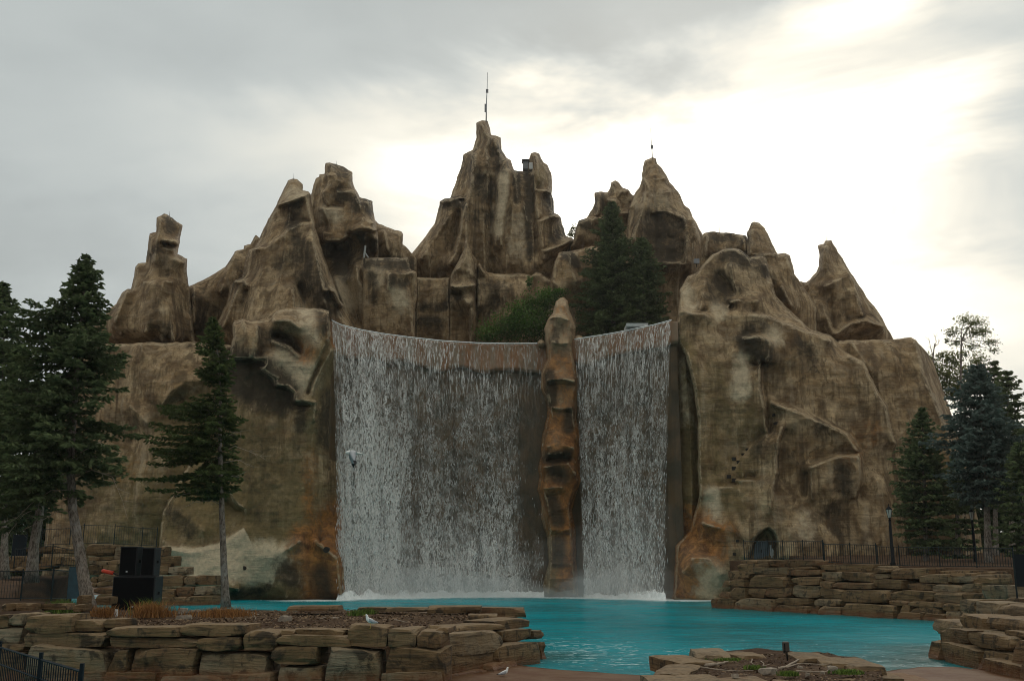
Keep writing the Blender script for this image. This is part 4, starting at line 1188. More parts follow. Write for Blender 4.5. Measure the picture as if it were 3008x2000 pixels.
mass('rock_buttress', 100, [(470, 1790), (466, 1600, -.5), (478, 1500), (505, 1450), (560, 1350, 1), (610, 1250, 2), (645, 1150, 2), (664, 1080, 2), (669, 1051, 1), (676, 1030, 1), (684, 990, 1), (682, 955, 1.4), (690, 942, 1.5), (712, 937, 1.5), (760, 940, 1.5), (795, 933, 1.5), (801, 919, 1.5), (812, 912, 1.5), (847, 905, 1.5), (884, 904, 1.5), (944, 906, 1.5), (966, 912, 1.5),
     (969, 955, 1.5), (985, 990, 3), (1000, 1020, 5), (1004, 1137, 6), (1007, 1252, 6), (1010, 1500, 5), (1014, 1580, 2), (1016, 1770, 0)],
     [ln('F', -2.2, 105, 712, 200, 705, 330, 698, 390, 718, 500, 688, 502, 760, 455, 822), ln('F', 1.6, 120, 745, 330, 738, 395, 760, 470, 770), ln('F', -1.8, 470, 830, 560, 880, 622, 900, 600, 980, 722, 978, 802, 1068, 790, 1138, 1000, 1148, 1012, 1178), ln('F', 1.4, 440, 860, 540, 930, 580, 1010, 690, 1020, 760, 1080, 760, 1170, 840, 1200, 1000, 1200),
      ln('F', (-2.4, -2), 165, 350, 155, 500, 130, 680), ln('F', -2.8, 250, 320, 300, 500, 330, 690), ln('F', -2.4, 405, 380, 395, 550, 370, 690), ln('F', 0.2, 450, 390, 450, 560, 430, 670), ln('F', 0.4, 540, 380, 540, 600), ln('F', -1.6, 580, 318, 640, 312, 740, 312, 832, 395), ln('F', -0.2, 570, 300, 740, 286, 840, 360),
      ln('F', 2.4, 575, 480, 650, 500, 742, 545, 800, 610, 850, 655), ln('F', -1.0, 565, 540, 640, 565, 740, 600, 830, 690), ln('F', -0.4, 650, 400, 720, 420), ln('F', -0.8, 1135, 225, 1140, 400, 1125, 520), ln('F', -0.6, 640, 800, 700, 930, 800, 1030), ln('F', -1.2, 620, 920, 660, 960, 830, 1080), ln('F', -0.8, 870, 800, 850, 1000),
      ln('F', (0.5, 1), 1128, 560, 1050, 720, 950, 960, 922, 1060), ln('F', (-0.9, -0.5), 1095, 560, 1010, 740, 920, 950, 890, 1080), ln('F', (2.5, 1), 1235, 610, 1100, 870, 1022, 1010, 1000, 1300), ln('F', (0.4, -.8), 1160, 620, 1050, 820, 980, 980, 960, 1080), ln('F', (-.4, -.6), 930, 1210, 1000, 1190, 980, 1330),
      ln('S', (1, 0), 935, 1240, 912, 1450, 905, 1620), ln('S', (3, 2), 960, 1240, 950, 1500, 940, 1600), ln('S', (-.6, -1.5), 860, 1240, 850, 1500, 840, 1750), ln('S', (0, -1), 740, 1200, 730, 1400, 720, 1500), ln('S', (-1.6, -2.2), 478, 1610, 560, 1625, 640, 1610, 712, 1560, 735, 1590, 745, 1625, 800, 1640, 880, 1590),
      ln('S', -1.0, 480, 1590, 560, 1605, 640, 1590, 705, 1545), ln('S', (-2, -3), 560, 1700, 700, 1730), ln('S', -1.6, 672, 1440, 690, 1470, 712, 1490), ln('S', 0.6, 665, 1470, 690, 1500, 708, 1500), ln('S', (-.5, -1.5), 520, 1500, 600, 1560), ln('S', (-2, -1.5), 930, 1590, 990, 1640, 1000, 1740)],
     rim=0.8, bulge=0.8, seed=22, thick=12)
# --- recess wall between the right fall and the buttress
mass('rock_recess', 104.0, [(1935, 1775, 1), (1945, 1400, 1), (1960, 1040, 1), (1974, 958), (2000, 930), (2080, 930), (2080, 1775)], [ln('S', (-1, -1.5), 2010, 1050, 2030, 1300, 2035, 1600)], rim=.5, bulge=.4, seed=25, thick=5)
# --- pillar between the two falls
mass('rock_pillar', 110.6, [(1656, 873), (1645, 875), (1633, 885), (1624, 920), (1608, 937), (1598, 966), (1604, 1018), (1606, 1053), (1590, 1094), (1588, 1140), (1604, 1175), (1609, 1221), (1592, 1280), (1588, 1343), (1580, 1372), (1586, 1401), (1579, 1436), (1589, 1477), (1589, 1523), (1606, 1575), (1611, 1651), (1596, 1709), (1594, 1775),
     (1704, 1775), (1696, 1663), (1691, 1552), (1681, 1500), (1691, 1465), (1711, 1413), (1705, 1361), (1708, 1285), (1696, 1227), (1696, 1175), (1704, 1117), (1693, 1065), (1685, 1024), (1691, 995), (1691, 957), (1673, 914), (1667, 885)],
     [ln('S', (-1, -2.4), 1636, 892, 1626, 925, 1612, 970, 1618, 1020, 1618, 1055, 1605, 1095, 1604, 1132, 1618, 1175, 1622, 1225, 1606, 1285, 1604, 1340, 1598, 1375, 1606, 1400, 1596, 1436, 1610, 1480, 1616, 1540, 1618, 1650, 1610, 1740),
      ln('S', (-1, -2.2), 1660, 895, 1668, 925, 1678, 960, 1672, 1015, 1680, 1060, 1690, 1117, 1682, 1175, 1682, 1225, 1692, 1285, 1688, 1350, 1694, 1410, 1672, 1465, 1668, 1500, 1676, 1552, 1682, 1660, 1688, 1740),
      ln('S', -2.4, 1618, 934, 1640, 930, 1672, 940), ln('S', -1.3, 1622, 922, 1666, 920), ln('S', -2.6, 1622, 1004, 1650, 1010, 1668, 1006), ln('S', -1.7, 1624, 1018, 1668, 1018), ln('S', -3.0, 1610, 1116, 1650, 1112, 1686, 1120), ln('S', -1.4, 1612, 1132, 1650, 1128, 1684, 1134),
      ln('S', -2.5, 1622, 1196, 1648, 1202, 1680, 1196), ln('S', -1.4, 1626, 1208, 1680, 1210), ln('S', -3.3, 1606, 1312, 1640, 1304, 1684, 1316), ln('S', -3.4, 1612, 1332, 1650, 1330), ln('S', -1.0, 1606, 1350, 1650, 1344, 1672, 1350), ln('S', -2.9, 1600, 1372, 1640, 1364, 1668, 1362, 1690, 1392),
      ln('S', -1.7, 1624, 1396, 1652, 1402), ln('S', -3.1, 1600, 1434, 1650, 1430), ln('S', -1.6, 1606, 1456, 1650, 1452), ln('S', -2.3, 1612, 1500, 1664, 1492), ln('S', -2.8, 1618, 1554, 1650, 1560, 1672, 1552), ln('S', -1.8, 1620, 1570, 1672, 1568), ln('S', -2.5, 1622, 1654, 1680, 1656), ln('S', -2.0, 1622, 1668, 1680, 1668), ln('S', -2.7, 1614, 1700, 1684, 1700)],
     rim=0.4, bulge=0.35, seed=23, thick=4, step=2.6, rough=0.9, relief=0.85)
for a, b, r in ((1590, 1008, 11), (1700, 998, 14)):
    mass('rock_shoulder', 110.4, [(a + r * math.cos(q) * 1.1, b + r * math.sin(q)) for q in np.linspace(0, 6.28, 14)[:-1]], rim=.5, bulge=.8, seed=30 + r, thick=3, step=3.0, rough=.4)


# --- the wall behind the falls, its overhanging weir band, and the falling water
def fall_wall(name, lip, seed):
    n = len(lip)
    zs = np.concatenate([np.linspace(0.25, -4.6, 30), np.linspace(-5.0, -LIP_Z - 0.8, 26)])
    vs, band = [], []
    rag = 2.3 + 0.5 * fbm(np.stack([lip[:, 0] * 0.35, 0 * lip[:, 0], 0 * lip[:, 0]], -1), seed, 3)
    for z in zs:
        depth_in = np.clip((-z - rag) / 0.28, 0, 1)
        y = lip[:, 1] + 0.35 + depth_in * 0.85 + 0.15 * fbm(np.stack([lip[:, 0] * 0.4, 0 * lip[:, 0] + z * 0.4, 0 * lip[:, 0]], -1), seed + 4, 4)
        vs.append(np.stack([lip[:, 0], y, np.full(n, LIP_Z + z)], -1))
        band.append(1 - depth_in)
    for k in (0.6, 5.0):
        vs.insert(0, np.stack([lip[:, 0], lip[:, 1] + k, np.full(n, LIP_Z + 0.25 - (0 if k < 1 else 0.4))], -1))
        band.insert(0, np.ones(n))
    v = np.array(vs)
    rows = len(v)
    i = (np.arange(rows - 1)[:, None] * n + np.arange(n - 1)[None]).ravel()
    f = np.stack([i, i + n, i + n + 1, i + 1], -1)
    me = mesh_from(name, local(v.reshape(-1, 3), MOUNT), f)
    set_color(me, 'band', np.array(band).ravel())
    return add(name, me, M['wet'], MOUNT, MOUNT.location)


ext_l = np.vstack([LIP_LEFT[:1] + [[-0.7, 0.0, 0]], LIP_LEFT, LIP_LEFT[-1:] + [[3.0, 0.2, 0]]])
ext_r = np.vstack([LIP_RIGHT[:1] + [[-1.0, 0.3, 0]], LIP_RIGHT, LIP_RIGHT[-1:] + [[0.7, 0.0, 0]]])
fall_wall('weir_wall', ext_l, 41)
fall_wall('weir_wall', ext_r, 47)


def flow_density(px, py):
    d = 0.24 + 0 * px
    d += 0.62 * np.exp(-((px - 1080) / 95.0) ** 2) * np.clip((py - 980) / 350, 0.25, 1)
    d += 0.30 * np.exp(-((px - 1120) / 120.0) ** 2) * np.clip((py - 1350) / 300, 0, 1)
    d += 0.22 * np.exp(-((px - 1420) / 150.0) ** 2) * np.clip((py - 1350) / 250, 0, 1)
    d += 0.20 * np.exp(-((px - 1830) / 100.0) ** 2) * np.clip((py - 1150) / 300, 0, 1)
    d += 0.25 * np.exp(-((px - 1720) / 35.0) ** 2) * np.clip((py - 1300) / 300, 0, 1)
    d += 0.25 * np.clip((py - 1560) / 180, 0, 1)
    d -= 0.30 * np.exp(-((px - 1560) / 45.0) ** 2) * np.clip((py - 1050) / 150, 0, 1)
    d -= 0.25 * np.exp(-((px - 1500) / 130.0) ** 2) * np.clip((1120 - py) / 80, 0, 1)
    d -= 0.12 * np.exp(-((px - 1400) / 200.0) ** 2) * np.clip((1200 - py) / 100, 0, 1)
    return np.clip(d, 0.05, 1.0)


def to_px(v):
    x, y, z = v[..., 0], v[..., 1], v[..., 2] - EYE
    depth = CP * y + SP * z
    return CX + FPX * x / depth, CY - FPX * (-SP * y + CP * z) / depth


def fall_surface(lip, u, s, throw, pinch):
    """u along the lip 0..1, s down 0..1: the parabola of falling water"""
    n = len(lip)
    q = u * (n - 1)
    i = np.clip(q.astype(int), 0, n - 2)
    base = lip[i] + (lip[i + 1] - lip[i]) * (q - i)[:, None]
    drop = s * (LIP_Z + 0.05)
    out = throw * np.sqrt(np.clip(drop / LIP_Z, 0, 1))
    x = base[:, 0] + (pinch[0] * (1 - u) + pinch[1] * u) * s ** 0.8
    return np.stack([x, base[:, 1] - out, LIP_Z + 0.32 - drop], -1)


rngw = np.random.default_rng(77)
for side, lip, pin, lab in (('left', LIP_LEFT, (1.9, -0.5), 'wide veil of white water falling left of the rock pillar into the pool'), ('right', LIP_RIGHT, (0.5, -1.8), 'narrower veil of white water falling right of the rock pillar')):
    root = empty('waterfall', (float(lip[:, 0].mean()), float(lip[:, 1].mean()) - 2, 0), lab, 'waterfall', 'waterfalls either side of the pillar')
    for k, (throw, off, amt) in enumerate(((1.7, (0, 0, 0), 1.0), (2.3, (31.7, 4.0, 17.3), 0.42))):
        nu, nv = 170, 130
        U, S = np.meshgrid(np.linspace(0, 1, nu), np.linspace(0, 1, nv))
        v = fall_surface(lip, U.ravel(), S.ravel(), throw, pin)
        px, py = to_px(v)
        edge = np.clip(np.minimum(U, 1 - U).ravel() / 0.03, 0, 1)
        den = flow_density(px, py) * (0.35 + 0.65 * edge)
        # crest: a thin smooth sheet bending over the lip
        if k == 0:
            v = np.vstack([v[:nu] + [0, 1.2, 0.03], v])
            den = np.concatenate([np.full(nu, 0.9), den])
            S2 = np.concatenate([np.zeros(nu), S.ravel()])
            rows = nv + 1
        else:
            S2, rows = S.ravel(), nv
        i = (np.arange(rows - 1)[:, None] * nu + np.arange(nu - 1)[None]).ravel()
        me = mesh_from('water_sheet', local(v, root), np.stack([i, i + nu, i + nu + 1, i + 1], -1))
        low = np.clip((S2 - 0.10) / 0.25, 0, 1)
        set_color(me, 'flow', np.stack([den, low, S2, 0 * S2 + 1], -1))
        mt = bpy.data.materials.get('falling_water_%d' % k) or curtain_material('falling_water_%d' % k, off, amt)
        add('water_sheet', me, mt, root, root.location)
    crest = MB().tube(lip + np.array([0, -0.05, 0.30]), 0.055, 6)
    if 'foam' not in M:
        M['foam'] = simple('white_foam', (0.86, 0.88, 0.87), 0.9, 0.10, 3, bump=0.6)
    crest.build('lip_crest', M['foam'], root, True)
    # drops and torn strands, real little bodies of water
    nd = 9000 if side == 'left' else 4500
    u, s = rngw.uniform(0, 1, nd * 4), rngw.uniform(0, 1, nd * 4) ** 0.85
    v = fall_surface(lip, u, s, 2.0, pin)
    px, py = to_px(v)
    keep = rngw.uniform(0, 1, len(u)) < flow_density(px, py) ** 1.6 * (0.35 + 0.65 * s)
    v, s = v[keep][:nd], s[keep][:nd]
    v = v + rngw.normal(0, 1, v.shape) * np.array([0.05, 0.5, 0.05]) * (0.3 + s)[:, None]
    L = rngw.uniform(0.06, 0.22, len(v)) * (0.7 + 0.8 * s)
    W = rngw.uniform(0.009, 0.020, len(v)) * (0.8 + 0.5 * s)
    tri = np.array([[-1, 0.3, 0], [0.5, -1, 0], [0.6, 0.8, 0], [0, 0, 1], [0, 0, -1.0]])
    vv = v[:, None] + tri[None] * np.stack([W, W, L], -1)[:, None]
    fo = np.array([[0, 1, 3], [1, 2, 3], [2, 0, 3], [1, 0, 4], [2, 1, 4], [0, 2, 4]])
    ff = (np.arange(len(v))[:, None, None] * 5 + fo[None]).reshape(-1, 3)
    if 'drop' not in M:
        m_, t_ = new_mat('water_drops')
        finish(t_, bsdf(t_, (0.88, 0.90, 0.90), 0.4, None, 0.4))
        M['drop'] = m_
    tag(add('water_drops', mesh_from('water_drops', local(vv.reshape(-1, 3), root), ff), M['drop'], root, root.location), kind='stuff')
    # churned foam where it lands
    nu, nv = 160, 14
    U, S = np.meshgrid(np.linspace(0, 1, nu), np.linspace(-1, 1, nv))
    b = fall_surface(lip, U.ravel(), np.ones(nu * nv), 2.0, pin)
    h = (1 - S.ravel() ** 2) * (0.28 + 0.22 * fbm(np.stack([b[:, 0] * 1.3, S.ravel() * 1.5, 0 * b[:, 0]], -1), 61, 4)) + 0.04 * vnoise(np.stack([b[:, 0] * 6, S.ravel() * 6, 0 * b[:, 0]], -1), 8)
    fv = np.stack([b[:, 0], b[:, 1] + S.ravel() * 1.3, -0.06 + h * 1.9], -1)
    i = (np.arange(nv - 1)[:, None] * nu + np.arange(nu - 1)[None]).ravel()
    if 'foam' not in M:
        M['foam'] = None
    add('foam', mesh_from('foam', local(fv, root), np.stack([i, i + 1, i + nu + 1, i + nu], -1)), M['foam'], root, root.location)

# spray hanging at the foot of the falls
def spray(name, label, cx, cy, rx, ry, rz, dens, seed):
    nu, nv = 48, 20
    U, V = np.meshgrid(np.linspace(0, 2 * math.pi, nu, endpoint=False), np.linspace(0.02, math.pi / 2, nv))
    U, V = U.ravel(), V.ravel()
    d = np.stack([np.sin(V) * np.cos(U), np.sin(V) * np.sin(U), np.cos(V)], -1)
    k = 1 + 0.28 * fbm(d * 2.2 + seed, seed, 3)
    v = d * k[:, None] * np.array([rx, ry, rz]) + np.array([cx, cy, 0.12])
    v[:, 2] = np.maximum(v[:, 2], 0.12)
    i = (np.arange(nv - 1)[:, None] * nu + np.arange(nu)[None]).ravel()
    j = (np.arange(nv - 1)[:, None] * nu + (np.arange(nu)[None] + 1) % nu).ravel()
    f = np.stack([i, i + nu, j + nu, j], -1)
    caps = [np.arange(nu)[None][:, ::1], (np.arange(nu) + (nv - 1) * nu)[::-1][None]]
    base = np.array([cx, cy, 0.12])
    m_, t_ = new_mat(name)
    pv = t_.node('ShaderNodeVolumePrincipled', i_Color=(0.95, 0.96, 0.96), i_Density=dens)
    finish(t_, None, pv.outputs[0])
    return tag(add(name, mesh_from(name, v - base, [f] + caps), m_, None, base), label, 'spray', None, 'stuff')


spray('spray_mist', 'thin white spray drifting at the foot of the left waterfall', -9, 105, 12.5, 3.6, 2.6, 0.10, 3)
spray('spray_mist', 'thin white spray drifting at the foot of the right waterfall', 11, 103.5, 7.5, 3.6, 2.8, 0.10, 7)
spray('spray_mist', 'faint tall veil of spray in front of the left waterfall', -8, 105, 11.0, 4.6, 7.5, 0.022, 13)
spray('spray_mist', 'faint tall veil of spray in front of the right waterfall', 12, 103.2, 8.5, 4.8, 9.0, 0.022, 17)

# ------------------------------------------------------------------ stones
def stone_mesh(name, w_, d_, h_, seed, nx=7, ny=4, nz=5, chip=1.0):
    """a rough quarried block: rounded edges, uneven faces, a split or two along the bedding"""
    rng = np.random.default_rng(seed)
    def axis(n):
        a = np.linspace(-1, 1, n)
        return np.sign(a) * np.abs(a) ** 0.72
    ax, ay, az = axis(nx), axis(ny), axis(nz)
    idx, pts = {}, []
    def vid(i, j, k):
        if (i, j, k) not in idx:
            idx[(i, j, k)] = len(pts)
            pts.append((ax[i], ay[j], az[k]))
        return idx[(i, j, k)]
    fs = []
    for i in range(nx - 1):
        for k in range(nz - 1):
            fs.append([vid(i, 0, k), vid(i + 1, 0, k), vid(i + 1, 0, k + 1), vid(i, 0, k + 1)])
            fs.append([vid(i, ny - 1, k), vid(i, ny - 1, k + 1), vid(i + 1, ny - 1, k + 1), vid(i + 1, ny - 1, k)])
    for i in range(nx - 1):
        for j in range(ny - 1):
            fs.append([vid(i, j, nz - 1), vid(i + 1, j, nz - 1), vid(i + 1, j + 1, nz - 1), vid(i, j + 1, nz - 1)])
            fs.append([vid(i, j, 0), vid(i, j + 1, 0), vid(i + 1, j + 1, 0), vid(i + 1, j, 0)])
    for j in range(ny - 1):
        for k in range(nz - 1):
            fs.append([vid(0, j, k), vid(0, j, k + 1), vid(0, j + 1, k + 1), vid(0, j + 1, k)])
            fs.append([vid(nx - 1, j, k), vid(nx - 1, j + 1, k), vid(nx - 1, j + 1, k + 1), vid(nx - 1, j, k + 1)])
    p = np.array(pts)
    half = np.array([w_, d_, h_]) / 2
    r = 0.085 * min(half[0], half[2], half[1]) * 2 * rng.uniform(0.6, 1.5)
    q = p * half
    inn = np.clip(q, -(half - r), half - r)
    dd = q - inn
    L = np.linalg.norm(dd, axis=1)[:, None]
    v = inn + np.where(L > 1e-6, dd / (L + 1e-9) * np.minimum(L, r), 0)
    # taper and skew so no two blocks are alike
    tz = v[:, 2] / half[2]
    txx = v[:, 0] / half[0]
    v[:, 0] *= 1 + rng.uniform(-0.08, 0.06) * tz
    v[:, 1] += (v[:, 1] < 0) * half[1] * rng.uniform(-0.02, 0.16) * tz * (tz > 0)
    for _ in range(3):
        cs = np.array([rng.choice([-1, 1]), -1, rng.choice([-1, 1])]) * half
        dd_ = np.linalg.norm((v - cs) / (half * rng.uniform(.35, .7, 3)), axis=1)
        v += ((cs * -0.16) * np.clip(1 - dd_, 0, 1)[:, None]) * chip
    v[:, 2] += half[2] * (rng.uniform(-0.10, 0.10) * txx + rng.uniform(-0.10, 0.06) * txx ** 2 * (tz > 0))
    s = max(h_, 0.25)
    o = np.array([rng.uniform(0, 90), 0, rng.uniform(0, 90)])
    amp = 0.11 * s * chip
    n3 = np.stack([fbm(v / (s * 0.9) + o + 31 * k, seed + k, 3) for k in range(3)], -1)
    v += n3 * amp * np.array([0.7, 0.8, 0.55])
    cleft = rng.uniform(-0.6, 0.5) * half[2]
    bite = np.exp(-((v[:, 2] - cleft + 0.1 * half[2] * vnoise(v * 1.3 + o, seed)) / (0.16 * half[2])) ** 2) * rng.uniform(0, 0.14) * chip
    v[:, 1] += bite * (v[:, 1] < 0) * s
    me = mesh_from(name, v, np.array(fs), True)
    me.set_sharp_from_angle(angle=0.50)
    return me


SEED = [100]


def wall_stone(parent, rect, a, b, back, depth, tint=None, grow=0.97, nx=7, nz=5, sink=0.0):
    """one block whose face fills a rectangle of the photograph on the wall plane through a and b"""
    x0, y0, x1, y1 = rect
    c0 = PL(x0, (y0 + y1) / 2, a, b, back)
    c1 = PL(x1, (y0 + y1) / 2, a, b, back)
    t0 = PL((x0 + x1) / 2, y0, a, b, back)
    t1 = PL((x0 + x1) / 2, y1, a, b, back)
    wd = np.linalg.norm((c1 - c0)[:2])
    if t1[2] < 0.45:
        t1 = t1 * 1.0
        t1[2] = -0.4
    ht = abs(t0[2] - t1[2])
    ang = math.atan2(c1[1] - c0[1], c1[0] - c0[0])
    SEED[0] += 1
    rng = np.random.default_rng(SEED[0])
    dep = depth * rng.uniform(0.85, 1.15)
    n = np.array([-math.sin(ang), math.cos(ang), 0])
    if n[1] < 0:
        n = -n
    cen = (c0 + c1) / 2
    cen[2] = (t0[2] + t1[2]) / 2 - sink
    cen = cen + n * (dep / 2 + rng.uniform(-0.06, 0.10))
    me = stone_mesh('stone', wd * grow, dep, ht * grow, SEED[0], nx, 4, nz)
    return add('stone', me, M['stone'], parent, cen, (rng.uniform(-.015, .015), rng.uniform(-.012, .012), ang + rng.uniform(-.04, .04)))


def rects(ox, oy, s, lst):
    return [(ox + r[0] / s, oy + r[1] / s, ox + r[2] / s, oy + r[3] / s, *r[4:]) for r in lst]


# --- island front wall (nearest)
IA, IB = np.array([-14.0, 28.6]), np.array([-2.3, 27.4])           # front face
JA, JB = np.array([-2.6, 27.9]), np.array([1.35, 35.0])            # right end, turning away
island = empty('stone_retaining_wall', (-5, 28.5, 0), 'low dry-laid wall of big tan blocks round the soil island in the foreground', 'stone wall')
front = rects(0, 1750, 5.8975, [
    (140, 300, 440, 520, .5), (400, 330, 1230, 660, .15), (1140, 420, 1760, 610, .45), (1740, 400, 2000, 560, .5), (330, 640, 1780, 900, .1), (430, 880, 1880, 1290, 0), (1890, 930, 2170, 1230, .05), (1480, 1290, 2700, 1500, -.05),
    (-260, 560, 330, 840, .4), (-300, 830, 420, 960, .3), (-300, 950, 430, 1290, .2), (-300, 1290, 1450, 1500, 0), (-200, 330, 150, 560, .6)])
front += rects(300, 1750, 5.8975, [
    (60, 540, 1310, 715, .15), (1310, 490, 2500, 700, .2), (80, 725, 1640, 900, .1), (1630, 715, 2395, 955, .08), (430, 890, 1600, 1250, 0), (1595, 980, 2870, 1300, 0), (980, 1245, 1600, 1385, .05), (1620, 1300, 2170, 1355, .1),
    (960, 1370, 2170, 1560, -.05), (2190, 1335, 2980, 1560, -.05)])
front += rects(650, 1750, 5.8975, [
    (340, 600, 970, 950, .1), (1040, 595, 1270, 700, .35), (1280, 585, 2130, 690, .4), (930, 680, 2250, 870, .15), (850, 870, 1690, 1205, .05), (950, 1215, 1760, 1560, 0), (1760, 885, 2790, 1305, 0), (1780, 1300, 2700, 1560, -.05)])
front += rects(1000, 1750, 5.8975, [(90, 500, 800, 875, .1), (800, 560, 1320, 900, .12), (1310, 600, 1760, 915, .15), (730, 900, 1820, 1325, 0), (640, 1320, 1790, 1560, -.05), (1640, 550, 1880, 650, .6)])
for r in front:
    wall_stone(island, r[:4], IA, IB, r[4], 1.15, nx=9, nz=6)
for r in rects(1250, 1750, 5.8975, [
    (225, 620, 1430, 1030, -.15), (360, 960, 1360, 1285, -.1), (1280, 790, 2060, 1145, -.25), (1370, 580, 1880, 800, .25), (500, 495, 1370, 605, .5), (1250, 400, 1870, 575, .6), (345, 1290, 1130, 1520, -.2), (1130, 1120, 1640, 1235, -.35),
    (1870, 590, 2060, 745, .6), (2060, 800, 2150, 965, .4)]):
    wall_stone(island, r[:4], JA, JB, r[4], 1.2, nx=9, nz=6)
# slabs lying along the back of the soil
for x0, y0, x1, y1, Y in ((1253, 1775, 1415, 1800, 40.5), (1410, 1779, 1545, 1813, 39.0), (1374, 1800, 1460, 1826, 36.5), (840, 1774, 995, 1794, 42.6), (1048, 1778, 1140, 1796, 41.6), (1130, 1779, 1260, 1797, 41.2)):
    wall_stone(island, (x0, y0 + 5, x1, y1), (-50, Y), (50, Y), 0, 1.3, nx=8, nz=5)
# loose left end blocks
for x0, y0, x1, y1, Y in ((0, 1772, 42, 1795, 38), (42, 1773, 85, 1793, 38), (118, 1772, 200, 1792, 39), (210, 1775, 242, 1797, 38.5), (222, 1748, 240, 1776, 43), (275, 1752, 322, 1775, 46)):
    wall_stone(island, (x0, y0, x1, y1), (-50, Y), (50, Y), 0, 0.9, nx=6, nz=4)

# --- right wall across the pool
rwall = empty('stone_retaining_wall', (float(RW_A[0]), float(RW_A[1]), 0), 'long dry-laid wall of tan blocks under the fence on the far right bank', 'stone wall')
R6 = rects(2060, 1600, 5.361, [
    (145, 845, 240, 960, 0), (215, 835, 445, 1000, 0), (440, 865, 515, 1000, .1), (505, 840, 1140, 1015, 0), (1125, 950, 1680, 1075, -.1), (1690, 960, 1815, 1040, 0), (1820, 955, 2185, 1070, -.1), (2185, 925, 3000, 1085, -.1),
    (280, 735, 450, 840, .3), (430, 670, 690, 860, .2), (690, 680, 990, 825, .3), (985, 675, 1395, 825, .3), (1395, 640, 1850, 832, .25), (1150, 835, 1700, 945, .1), (1740, 840, 2190, 960, .1), (1850, 690, 2210, 850, .3),
    (330, 560, 450, 660, .6), (440, 540, 660, 655, .6), (745, 490, 1310, 670, .5), (1385, 495, 1830, 632, .5), (1840, 570, 2040, 690, .5), (2045, 588, 2670, 690, .5), (1300, 500, 1400, 640, .9),
    (400, 405, 730, 555, .8), (550, 290, 1040, 455, .9), (785, 350, 1360, 465, .8), (820, 462, 1340, 490, .75), (1340, 390, 1880, 490, .8), (1870, 420, 2195, 572, .7), (2195, 425, 2680, 572, .7),
    (620, 232, 870, 295, 1.2), (870, 238, 1040, 300, 1.2), (1035, 242, 1940, 352, 1.1), (1360, 345, 1770, 390, 1.0), (1835, 305, 2700, 425, 1.0)])
R7 = rects(2450, 1600, 5.242, [
    (370, 320, 840, 352, 1.3), (380, 350, 850, 430, 1.05), (840, 355, 1460, 525, 1.0), (580, 450, 815, 525, .9), (545, 530, 1040, 682, .7), (1120, 590, 1530, 710, .7), (1500, 605, 1970, 725, .7), (1300, 445, 1740, 588, .85), (1740, 480, 2115, 592, .9),
    (1610, 390, 2110, 450, 1.3), (1730, 430, 2120, 488, 1.1), (2100, 450, 2420, 512, 1.3), (2140, 405, 2420, 465, 1.6), (2115, 505, 2420, 595, 1.0), (1960, 745, 2300, 830, .9), (1930, 840, 2250, 930, .8), (1960, 925, 2260, 1010, .7), (2220, 600, 2420, 700, 1.3), (2240, 700, 2430, 780, 1.2), (1960, 590, 2220, 742, .75), (100, 690, 830, 890, .3), (840, 700, 1510, 882, .35), (1500, 720, 1965, 892, .4),
    (820, 850, 1130, 935, .2), (1130, 870, 1660, 965, .2), (985, 905, 1145, 1030, .1), (1140, 955, 1640, 1055, .1), (1650, 895, 1925, 1015, .2), (1960, 738, 2260, 835, .5), (960, 1035, 1315, 1115, -.1), (1350, 1055, 1670, 1155, -.1), (1655, 1010, 2020, 1145, 0), (1300, 1030, 1365, 1085, 0)])
for r in R6 + R7:
    wall_stone(rwall, r[:4], RW_A, RW_B, r[4] * 1.5, 1.5, nx=6, nz=4)

# --- near right bank
PA, PB = PZ(2722, 1932, 0)[:2], PZ(2985, 1988, 0)[:2]
bank = empty('stone_retaining_wall', (float(PA[0]), float(PA[1]), 0), 'stepped pile of tan blocks jutting into the pool at the right edge', 'stone wall')
for r in rects(2640, 1680, 4.9, [
    (400, 985, 565, 1225, .1), (560, 1050, 1065, 1375, -.1), (1050, 1130, 1635, 1285, .1), (1040, 1265, 1675, 1485, -.4), (1690, 1285, 1900, 1480, -.3), (560, 815, 995, 1045, .3), (980, 885, 1605, 1115, .2), (1612, 970, 1900, 1275, .05),
    (470, 690, 900, 900, 1.2), (890, 620, 1215, 850, 1.0), (1210, 665, 1900, 850, .9), (900, 830, 1545, 915, .8), (1540, 850, 1900, 935, .6), (865, 390, 1085, 590, 3.2), (1080, 430, 1395, 625, 2.8), (1385, 480, 1900, 630, 2.4), (1520, 372, 1900, 470, 4.2), (1190, 185, 1575, 425, 6.0), (1570, 210, 1900, 330, 7.0)]):
    wall_stone(bank, r[:4], PA, PB, r[4], 1.4, nx=8, nz=5)
bl = [PA + np.array([3.4, 1.6]), PB + np.array([0.3, 1.8]), (26, 27), (30, 50), (26, 50), PA + np.array([8.0, 9.0])]
land('near_bank', bl, lambda x, y: 0.75 + 0.10 * np.clip(y - 33, 0, 10) + 0.05 * fbm(np.stack([x, y, 0 * x], -1), 4, 3), M['soil'], 0.6)

